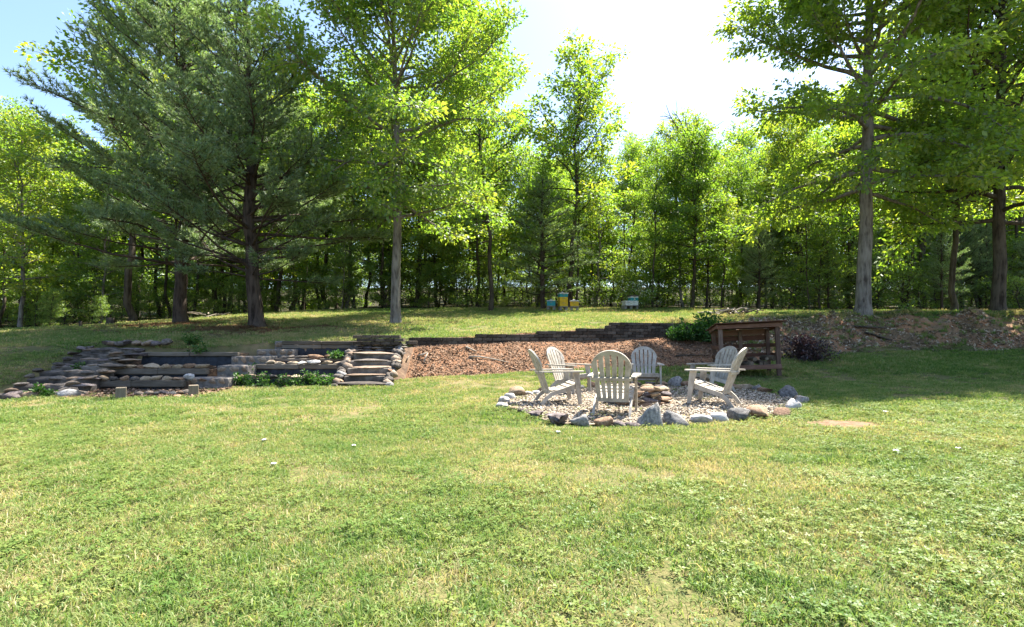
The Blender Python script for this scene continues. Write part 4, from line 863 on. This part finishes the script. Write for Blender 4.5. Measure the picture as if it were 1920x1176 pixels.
# masonry steps between the two beds
mas = empty('masonry_steps', (0, 0, 0), label='stepped mortared stone wall between the two planting beds', cat='stone wall')
for (xc, yc, w, d, z0, z1_) in ((-6.88, 11.82, 0.98, 0.60, -0.05, 0.27), (-6.62, 12.42, 0.72, 0.62, 0.0, 0.52), (-6.50, 12.95, 0.95, 0.50, 0.0, 0.72), (-6.12, 13.45, 0.95, 0.48, 0.0, 0.88), (-5.75, 13.72, 1.1, 0.28, 0.0, 1.10)):
    sb(mas, 'mortar_core', (xc, yc, (z0 + z1_) / 2), (w, d, z1_ - z0), 'mortar', 0, 0.02)
    rowsn = max(1, int(round(min(0.36, z1_ - z0) / 0.15))); hh = min(0.36, z1_ - z0) / rowsn
    for r_ in range(rowsn):
        x = xc - w / 2
        while x < xc + w / 2 - 0.06:
            s = min(random.uniform(.18, .32), xc + w / 2 - x); put_stone(mas, random.choice(['mason_stone', 'mason_stone', 'mason_stone', 'rust_stone']), (x + s / 2, yc - d / 2 + 0.03, z1_ - hh * (r_ + 1) + 0.01), (s * 0.97, 0.13, hh * 0.98), random.choice([0, 3.14]), 0.03, sink=0.0); x += s
# rubble steps down the left end
rub = empty('rubble_steps', (0, 0, 0), label='broad dark rubble-stone steps running down the left side of the terraces', cat='steps')
for k in range(8):
    y = 10.2 + 0.40 * k; zt = 0.10 + 0.118 * k; xc = -9.55 - 0.11 * k; wd_ = 1.55 - 0.03 * k
    sb(rub, 'step_core', (xc, y + 0.24, zt - 0.165), (wd_ - 0.1, 0.44, 0.26), 'slab_stone', 0.02, 0.03)
    x = xc - wd_ / 2
    while x < xc + wd_ / 2 - 0.1:
        s = random.uniform(.3, .62); put_stone(rub, random.choice(['slab_stone', 'slab_stone', 'slab_stone', 'purple_stone', 'mason_stone']), (x + s / 2, y + 0.16 + random.uniform(-.05, .05), zt - 0.075), (s * 1.05, random.uniform(.3, .42), random.uniform(.07, .11)), random.choice([0, 3.14]) + random.uniform(-.2, .2), 0.07); x += s * 0.93
    for j in range(2):
        put_stone(rub, random.choice(['slab_stone', 'slab_stone', 'mason_stone', 'purple_stone', 'slab_stone']), (xc + random.choice([-1, 1]) * wd_ / 2 * random.uniform(.6, 1.05), y + random.uniform(0, .2), zt - 0.03), (random.uniform(.2, .36), random.uniform(.18, .28), random.uniform(.06, .11)), None, 0.2)
for i in range(9): put_stone(rub, random.choice(['slab_stone', 'mason_stone', 'purple_stone']), (-10.75 + 0.2 * i + random.uniform(-.05, .05), 13.55, 0.99 + random.uniform(-.02, .02)), (random.uniform(.2, .34), .25, random.uniform(.12, .2)), None, 0.15)
for i, (a, b, c) in enumerate(((-9.8, 10.05, 'purple_stone'), (-9.45, 10.1, 'rust_stone'), (-8.72, 10.12, 'white_stone'), (-9.1, 10.45, 'slab_stone'))): put_stone(rub, c, (a, b, z1(a, b)), (0.42, 0.26, 0.17), 0.2, 0.15)
# low timber edging in front
edge = empty('timber_edging', (0, 0, 0), label='two short sawn timber posts joined by low stones in front of the terraces', cat='edging')
for (px, py) in ((227, 748), (363, 743)):
    X, Y = gpx(px, py); MB().box((0, 0, 0), (0.17, 0.17, 0.24), None, 0.008).build('post', M['cut_timber'], edge, loc=(X, Y, z1(X, Y) + 0.085), rot=(0, 0, 0.6))
for i in range(7):
    X = -7.45 + 0.13 * i; Y = 10.25 + 0.05 * i; put_stone(edge, random.choice(['slab_stone', 'purple_stone', 'mason_stone', 'grey_stone']), (X, Y, z1(X, Y)), (random.uniform(.16, .28), .16, random.uniform(.06, .13)), 0.1, 0.1)

# ------------------------------------------------------------------ small plants
def tuftplant(name, x, y, z, H, Rr, n, matn, leaf, label, cat, seed, npl=14, group=None, crad=None):
    rg = np.random.default_rng(seed); e = empty(name, (x, y, z), 0, label, cat, group); st = Geo(); C = []; D = []
    for i in range(n):
        az = rg.uniform(0, 6.28); el = rg.uniform(0.25, 1.35); L = (Rr * math.cos(el) + H * math.sin(el)) * rg.uniform(0.7, 1.05); d = np.array([math.cos(az) * math.cos(el), math.sin(az) * math.cos(el), math.sin(el)])
        lp = path((rg.normal(0, Rr * .12), rg.normal(0, Rr * .12), -0.03), d, L, 6, rg, -0.03, 0.12); st.tube(lp, np.linspace(0.012, 0.004, 6), 3)
        for k in range(2, 6): C.append(lp[k]); D.append(unit(lp[k] - lp[k - 1]))
    obj('stems', st.mesh('stems', M['dark_bark']), e); V, Fq, tn = leaves(np.array(C), np.array(D), rg, npl, crad or Rr * 0.22, leaf, 0.8, 0.2, 0.6)
    V = V.reshape(-1, 4, 3); V = V[V[:, :, 2].min(1) > -0.02] ; m = len(V)
    obj('foliage', mesh_np('foliage', V.reshape(-1, 3), np.arange(m * 4).reshape(-1, 4), M[matn], rg.uniform(0, 1, m)), e); return e
tuftplant('broadleaf_shrub', 6.55, 17.2, z1(6.55, 17.2) - 0.05, 0.68, 0.72, 44, 'ivy_leaf', 0.12, 'glossy green shrub spilling over the end of the block wall', 'shrub', 61)
tuftplant('broadleaf_shrub', 5.6, 17.25, z1(5.6, 17.25), 0.28, 0.5, 16, 'ivy_leaf', 0.11, 'low trailing green sprig at the foot of the block wall', 'shrub', 62)
tuftplant('purple_shrub', 8.95, 15.6, z1(8.95, 15.6), 0.64, 0.60, 60, 'purple_leaf', 0.07, 'dark purple-leaved rounded shrub on the lawn beside the firewood shed', 'shrub', 63, 20)
for i, (px, Y, z, H) in enumerate(((448, 11.9, 0.02, 0.34), (470, 11.88, 0.02, 0.24), (510, 11.88, 0.03, 0.36), (556, 11.9, 0.03, 0.22), (590, 11.9, 0.05, 0.28), (615, 11.9, 0.06, 0.2))):
    tuftplant('ivy', px2x(px, Y), Y - 0.05, z, H, 0.28, 14, 'ivy_leaf', 0.06, 'ivy clump growing over the lowest timber of the planting bed', 'ivy', 70 + i, 12, 'ivy clumps on the lowest timber', 0.06)
for i, (px, Y, z, H, lb) in enumerate(((470, 12.5, 0.24, 0.3, 'leafy weed against the mortared steps in the planting bed'), (628, 13.0, 0.66, 0.14, 'small weed beside the top of the stone stairs'), (355, 13.75, 1.0, 0.32, 'upright green weed above the topmost timber'), (372, 13.0, 0.78, 0.22, 'weed hanging over the topmost timber'), (82, 10.15, 0.02, 0.2, 'little green weed at the foot of the rubble steps'), (150, 11.9, 0.40, 0.12, 'pale dusty weed between the rubble steps and tan stones'))):
    tuftplant('weed', px2x(px, Y), Y, z, H, 0.2, 12, 'ivy_leaf', 0.06, lb, 'weed', 80 + i, 10, None, 0.05)
for i, (px, py) in enumerate(((1512, 560), (1560, 566), (1205, 562))):
    Y = 29.5; X = px2x(px, Y); e = tuftplant('flowering_shrub', X, Y, z1(X, Y), 1.5, 1.0, 26, 'shrub_leaf', 0.12, 'airy shrub with white blossom at the woodland edge', 'shrub', 90 + i, 10, 'white flowering shrubs at the woodland edge'); rg = np.random.default_rng(95 + i)
    C = np.array([[rg.normal(0, .6), rg.normal(0, .5), rg.uniform(.3, 1.7)] for _ in range(46)]); V, Fq, tn = leaves(C, unit(rg.normal(0, 1, (46, 3))), rg, 6, 0.12, 0.10); obj('blossom', mesh_np('blossom', V, Fq, M['blossom'], tn), e)

# ------------------------------------------------------------------ firewood shed
sx, sy = px2x(1404, 13.6), 13.75
shed = empty('firewood_shed', (sx, sy, z1(sx, sy)), R(-9), 'small stained-wood lean-to firewood rack with plank roof on the lawn', 'firewood shed')
shed.rotation_euler = (0, R(-2.6), R(-9))
def bd(name, c, size, mat='shedwood', rot=None): return MB().box((0, 0, 0), size, rot, 0.006).build(name, M[mat], shed, loc=c)
hw = 0.70
for i, x in enumerate((-hw, hw)):
    bd('post', (x, -0.38, 0.645), (0.10, 0.095, 1.35), 'shedwood_v'); bd('post', (x, 0.38, 0.575), (0.09, 0.09, 1.21), 'shedwood_v')
bd('post', (0.0, 0.40, 0.575), (0.09, 0.05, 1.21), 'shedwood_v')
pitch = Matrix.Rotation(R(-8), 3, 'X')
for j in range(8):
    yj = -0.53 + 0.146 * j; bd('roof_plank', (0, yj, 1.372 - 0.1405 * (yj + 0.46)), (1.74 + random.uniform(-.03, .03), 0.143, 0.022), 'shedwood', pitch)
bd('front_beam', (0, -0.455, 1.295), (1.60, 0.045, 0.105)); bd('rear_beam', (0, 0.45, 1.13), (1.5, 0.04, 0.16)); bd('rear_beam', (0, 0.452, 0.972), (1.5, 0.035, 0.14))
for x in (-0.79, 0.79): bd('rafter', (x, -0.01, 1.25), (0.04, 0.96, 0.09), 'shedwood', pitch)
for z in (0.17, 0.50, 0.76): bd('back_slat', (0, 0.445 if z > .2 else 0.44, z), (1.5, 0.035, 0.10))
for x in (-hw - .062, hw + .062):
    for z in (0.17, 0.50, 0.76): bd('side_slat', (x, 0.0, z), (0.025, 0.84, 0.10))
bd('front_sill', (0, -0.445, 0.215), (1.50, 0.04, 0.115))
for j in range(5): bd('floor_plank', (0, -0.34 + 0.165 * j, 0.215), (1.28, 0.15, 0.03))
lr = random.Random(4)
for i in range(15):
    r_ = lr.uniform(0.04, 0.075); L = lr.uniform(.42, .6); x = lr.uniform(-.45, .55); row = i // 8
    o = MB().tube([(0, -L / 2, 0), (0, 0, 0.005), (0, L / 2, 0)], [r_, r_ * 1.06, r_ * .94], 7).build('log', M['log'])
    wx_ = sx + x * math.cos(R(-9)); wy_ = sy + lr.uniform(-.08, .08) + x * math.sin(R(-9)); o.location = (wx_, wy_, z1(sx, sy) + 0.245 + r_ + row * 0.11 + x * 0.045); o.rotation_euler = (lr.uniform(-.05, .05), lr.uniform(0, 6), R(-9) + lr.uniform(-.5, .5)); tag(o, 'split log lying on the floor of the firewood shed', 'log', 'firewood in the shed')

# ------------------------------------------------------------------ beehives
def hive(x, y, boxes, label, lid='galvanised', stone_=True, w=0.44, stand=True, scale=1.0):
    e = empty('beehive', (x, y, z1(x, y)), R(random.uniform(-14, 14)), label, 'beehive'); z = 0.0
    if stand:
        for sx_ in (-1, 1): MB().box((0, 0, 0), (0.14, 0.42, 0.19), None, 0.01).build('stand_block', M['concrete'], e, loc=(sx_ * 0.16, 0, 0.085))
        z = 0.18
    MB().box((0, 0, 0), (w + 0.03, 0.56, 0.05), None, 0.006).build('bottom_board', M['grey_board'], e, loc=(0, -0.02, z + 0.025)); z += 0.05
    for (h, mt) in boxes:
        b = MB().box((0, 0, 0), (w, 0.5, h - 0.004), None, 0.006).build('hive_box', M[mt], e, loc=(0, 0, z + h / 2)); MB().box((0, 0, 0), (0.13, 0.012, 0.028), None, 0.004).build('hand_hold', M['grey_board'], b, loc=(0, -0.252, h * 0.2)); z += h
    MB().box((0, 0, 0), (w + 0.06, 0.56, 0.055), None, 0.008).build('lid', M[lid], e, loc=(0, 0, z + 0.024)); z += 0.052
    if stone_: o = obj('weight_stone', RK['white_stone'][1], e, (-.03, 0, z + 0.035), (0, 0, .4), (.2, .16, .10))
    return e
YH = 27.8
hive(px2x(1034, YH), YH, [(0.25, 'teal_paint')], 'short single-storey teal beehive under the small dark pine')
hive(px2x(1055, YH), YH - .05, [(0.25, 'yellow_paint'), (0.25, 'yellow_paint'), (0.17, 'teal_paint')], 'tall beehive of yellow boxes with a teal box on top')
hive(px2x(1077, YH), YH, [(0.26, 'yellow_paint')], 'short single yellow beehive with pale lid')
hive(px2x(1187, YH + 1), YH + 1, [(0.25, 'white_paint'), (0.17, 'teal_paint'), (0.08, 'white_paint')], 'tall white beehive with a teal band and dark lid', 'dark_lid', False)
hive(px2x(1174, YH + 1), YH + .8, [(0.20, 'white_paint')], 'low white hive box beside the teal-banded white beehive', 'white_paint', False, 0.40)

# ------------------------------------------------------------------ sticks, stumps, posts, scraps
def stick(name, pts, r0, label, cat, mat='stick', group=None):
    o = MB().tube(pts, np.linspace(r0, r0 * 0.4, len(pts)), 6).build(name, M[mat], None, True); return tag(o, label, cat, group)
def gp(x, y, h): return (x, y, z1(x, y) + h)
stick('dead_branch', [gp(-2.52, 13.75, .02), gp(-2.40, 13.7, .10), gp(-2.28, 13.72, .16)], 0.035, 'pale forked root lying high on the mulch slope', 'branch')
stick('dead_branch', [gp(-2.33, 13.55, .02), gp(-2.30, 13.6, .12), gp(-2.24, 13.66, .2)], 0.025, 'pale upright root piece beside the forked root', 'branch')
stick('dead_branch', [gp(-2.75, 13.3, .0), gp(-2.72, 13.33, .1), gp(-2.69, 13.4, .16)], 0.022, 'small curved root by the stairs', 'branch')
stick('dead_branch', [gp(-1.2, 14.2, .03), gp(-0.9, 14.15, .07), gp(-0.5, 14.3, .04), gp(-0.1, 14.3, .05)], 0.028, 'long pale stick lying across the mulch slope', 'branch')
stick('dead_branch', [gp(-1.3, 14.5, .04), gp(-1.0, 14.4, .05)], 0.03, 'short weathered stick on the mulch slope', 'branch')
stick('dead_branch', [gp(3.85, 16.1, .02), gp(3.98, 16.0, .18), gp(4.05, 15.8, .02)], 0.03, 'bent stick arching on the mulch behind the facing chair', 'branch')
stick('dead_branch', [gp(5.0, 15.6, .04), gp(5.5, 15.7, .06), gp(6.0, 15.7, .04)], 0.03, 'brown branch lying on the mulch near the firewood shed', 'branch', 'dark_bark')
for (x0, x1, y, l) in ((11.7, 13.1, 17.95, 'dark slab of bark jutting from the clay bank below the pale trunk'), (12.1, 13.0, 17.55, 'rotten dark plank slanting down the clay bank')):
    o = MB().box((0, 0, 0), (x1 - x0, 0.22, 0.05), None, 0.01).build('bark_slab', M['dark_bark'], None, loc=((x0 + x1) / 2, y, z1((x0 + x1) / 2, y) + 0.06), rot=(0.1, 0.05 if x0 < 12 else 0.28, 0.05)); tag(o, l, 'bark slab')
pile = empty('branch_pile', (-15.2, 25.5, z1(-15.2, 25.5)), label='heap of pale cut branches on the grass between the two pines', cat='branch pile')
for i in range(12):
    a = random.uniform(-.9, 3.9); L = random.uniform(.35, .9); x = random.uniform(-.6, .6); MB().tube([(0, 0, 0), (L / 2 * math.cos(a), L / 2 * math.sin(a), .06), (L * math.cos(a), L * math.sin(a), random.uniform(-.05, .2))], [.03, .026, .014], 6).build('branch', M['stick'], pile, loc=(x * 0.7, random.uniform(-.2, .2), 0.03 + 0.018 * i))
rp = empty('brush_pile', (px2x(1372, 21.5), 21.5, z1(px2x(1372, 21.5), 21.5)), label='low heap of dug-up roots and dry brush on the upper lawn', cat='brush pile')
for i in range(26):
    a = random.uniform(0, 6.28); L = random.uniform(.4, 1.1); x = random.gauss(0, .55); MB().tube([(0, 0, 0), (L / 2 * math.cos(a), L / 2 * math.sin(a), random.uniform(.05, .2)), (L * math.cos(a), L * math.sin(a), random.uniform(0, .2))], [.035, .03, .015], 5).build('root', M['stick' if i % 2 else 'dark_bark'], rp, loc=(x, random.gauss(0, .3), 0.02 + 0.16 * random.random() * math.exp(-x * x)))
def gxy(px, Y): return px2x(px, Y), Y
for (px, Y, h, r_, lb) in ((151, 21.0, 0.28, 0.06, 'short dark stub of a post standing in the shaded grass'), (207, 23.0, 0.34, 0.16, 'low tree stump near the rounded bush')):
    X, Y = gxy(px, Y); o = MB().tube([(0, 0, -.05), (0, 0, h * .3), (0, 0, h)], [r_ * 1.3, r_ * 1.05, r_], 9).build('stump', M['dark_bark'], None, True, loc=(X, Y, z1(X, Y))); tag(o, lb, 'stump')
def scrap(px, py, s, label, seed):
    r_ = np.random.default_rng(seed); X, Y = gpx(px, py); n = 5; g = np.linspace(-1, 1, n); V = np.array([(a * s * (1 - .2 * abs(b)), b * s * .8, s * (0.35 + 0.5 * r_.uniform() - 0.2 * (a * a + b * b))) for b in g for a in g]); Fq = np.array([(i * n + j, i * n + j + 1, (i + 1) * n + j + 1, (i + 1) * n + j) for i in range(n - 1) for j in range(n - 1)])
    o = obj('white_scrap', mesh_np('white_scrap', V, Fq, M['petal']), None, (X, Y, z1(X, Y) + 0.03), (0, 0, seed)); md = o.modifiers.new('thick', 'SOLIDIFY'); md.thickness = 0.002; return tag(o, label, 'scrap')
for i, (px, py, s, lb) in enumerate(((495, 831, .03, 'crumpled white scrap lying alone in the grass before the timber posts'), (1046, 818, .034, 'crumpled white scrap in the grass just before the dark border stones'), (1660, 782, .036, 'crumpled white scrap by the bare earth patch'), (1680, 858, .032, 'white scrap in the grass below the bare earth patch'), (1797, 856, .026, 'smaller white scrap in the same row, further from the fire ring'), (513, 877, .024, 'tiny white scrap beside a brown spot in the lawn'), (663, 842, .022, 'thin white feather-like scrap in the open lawn'))): scrap(px, py, s, lb, i + 1)
X, Y = BARE; nb = 30; bv = [(X, Y, z1(X, Y) + 0.012)] + [(X + .47 * math.cos(a) * (1 + .12 * math.sin(3 * a)), Y + .36 * math.sin(a) * (1 + .1 * math.sin(4 * a)), 0) for a in np.arange(nb) * 6.283 / nb]
bv = [(a, b, z1(a, b) + 0.008) for a, b, c in bv]; tag(obj('bare_earth', mesh_np('bare_earth', np.array(bv), np.array([(0, 1 + j, 1 + (j + 1) % nb) for j in range(nb)]), m_noise('bare_earth', [(0.3, (0.115, 0.070, 0.042)), (0.6, (0.21, 0.14, 0.09))], 9.0, 0.95, 0.02, 30, 0.05, world=True))), kind='structure')
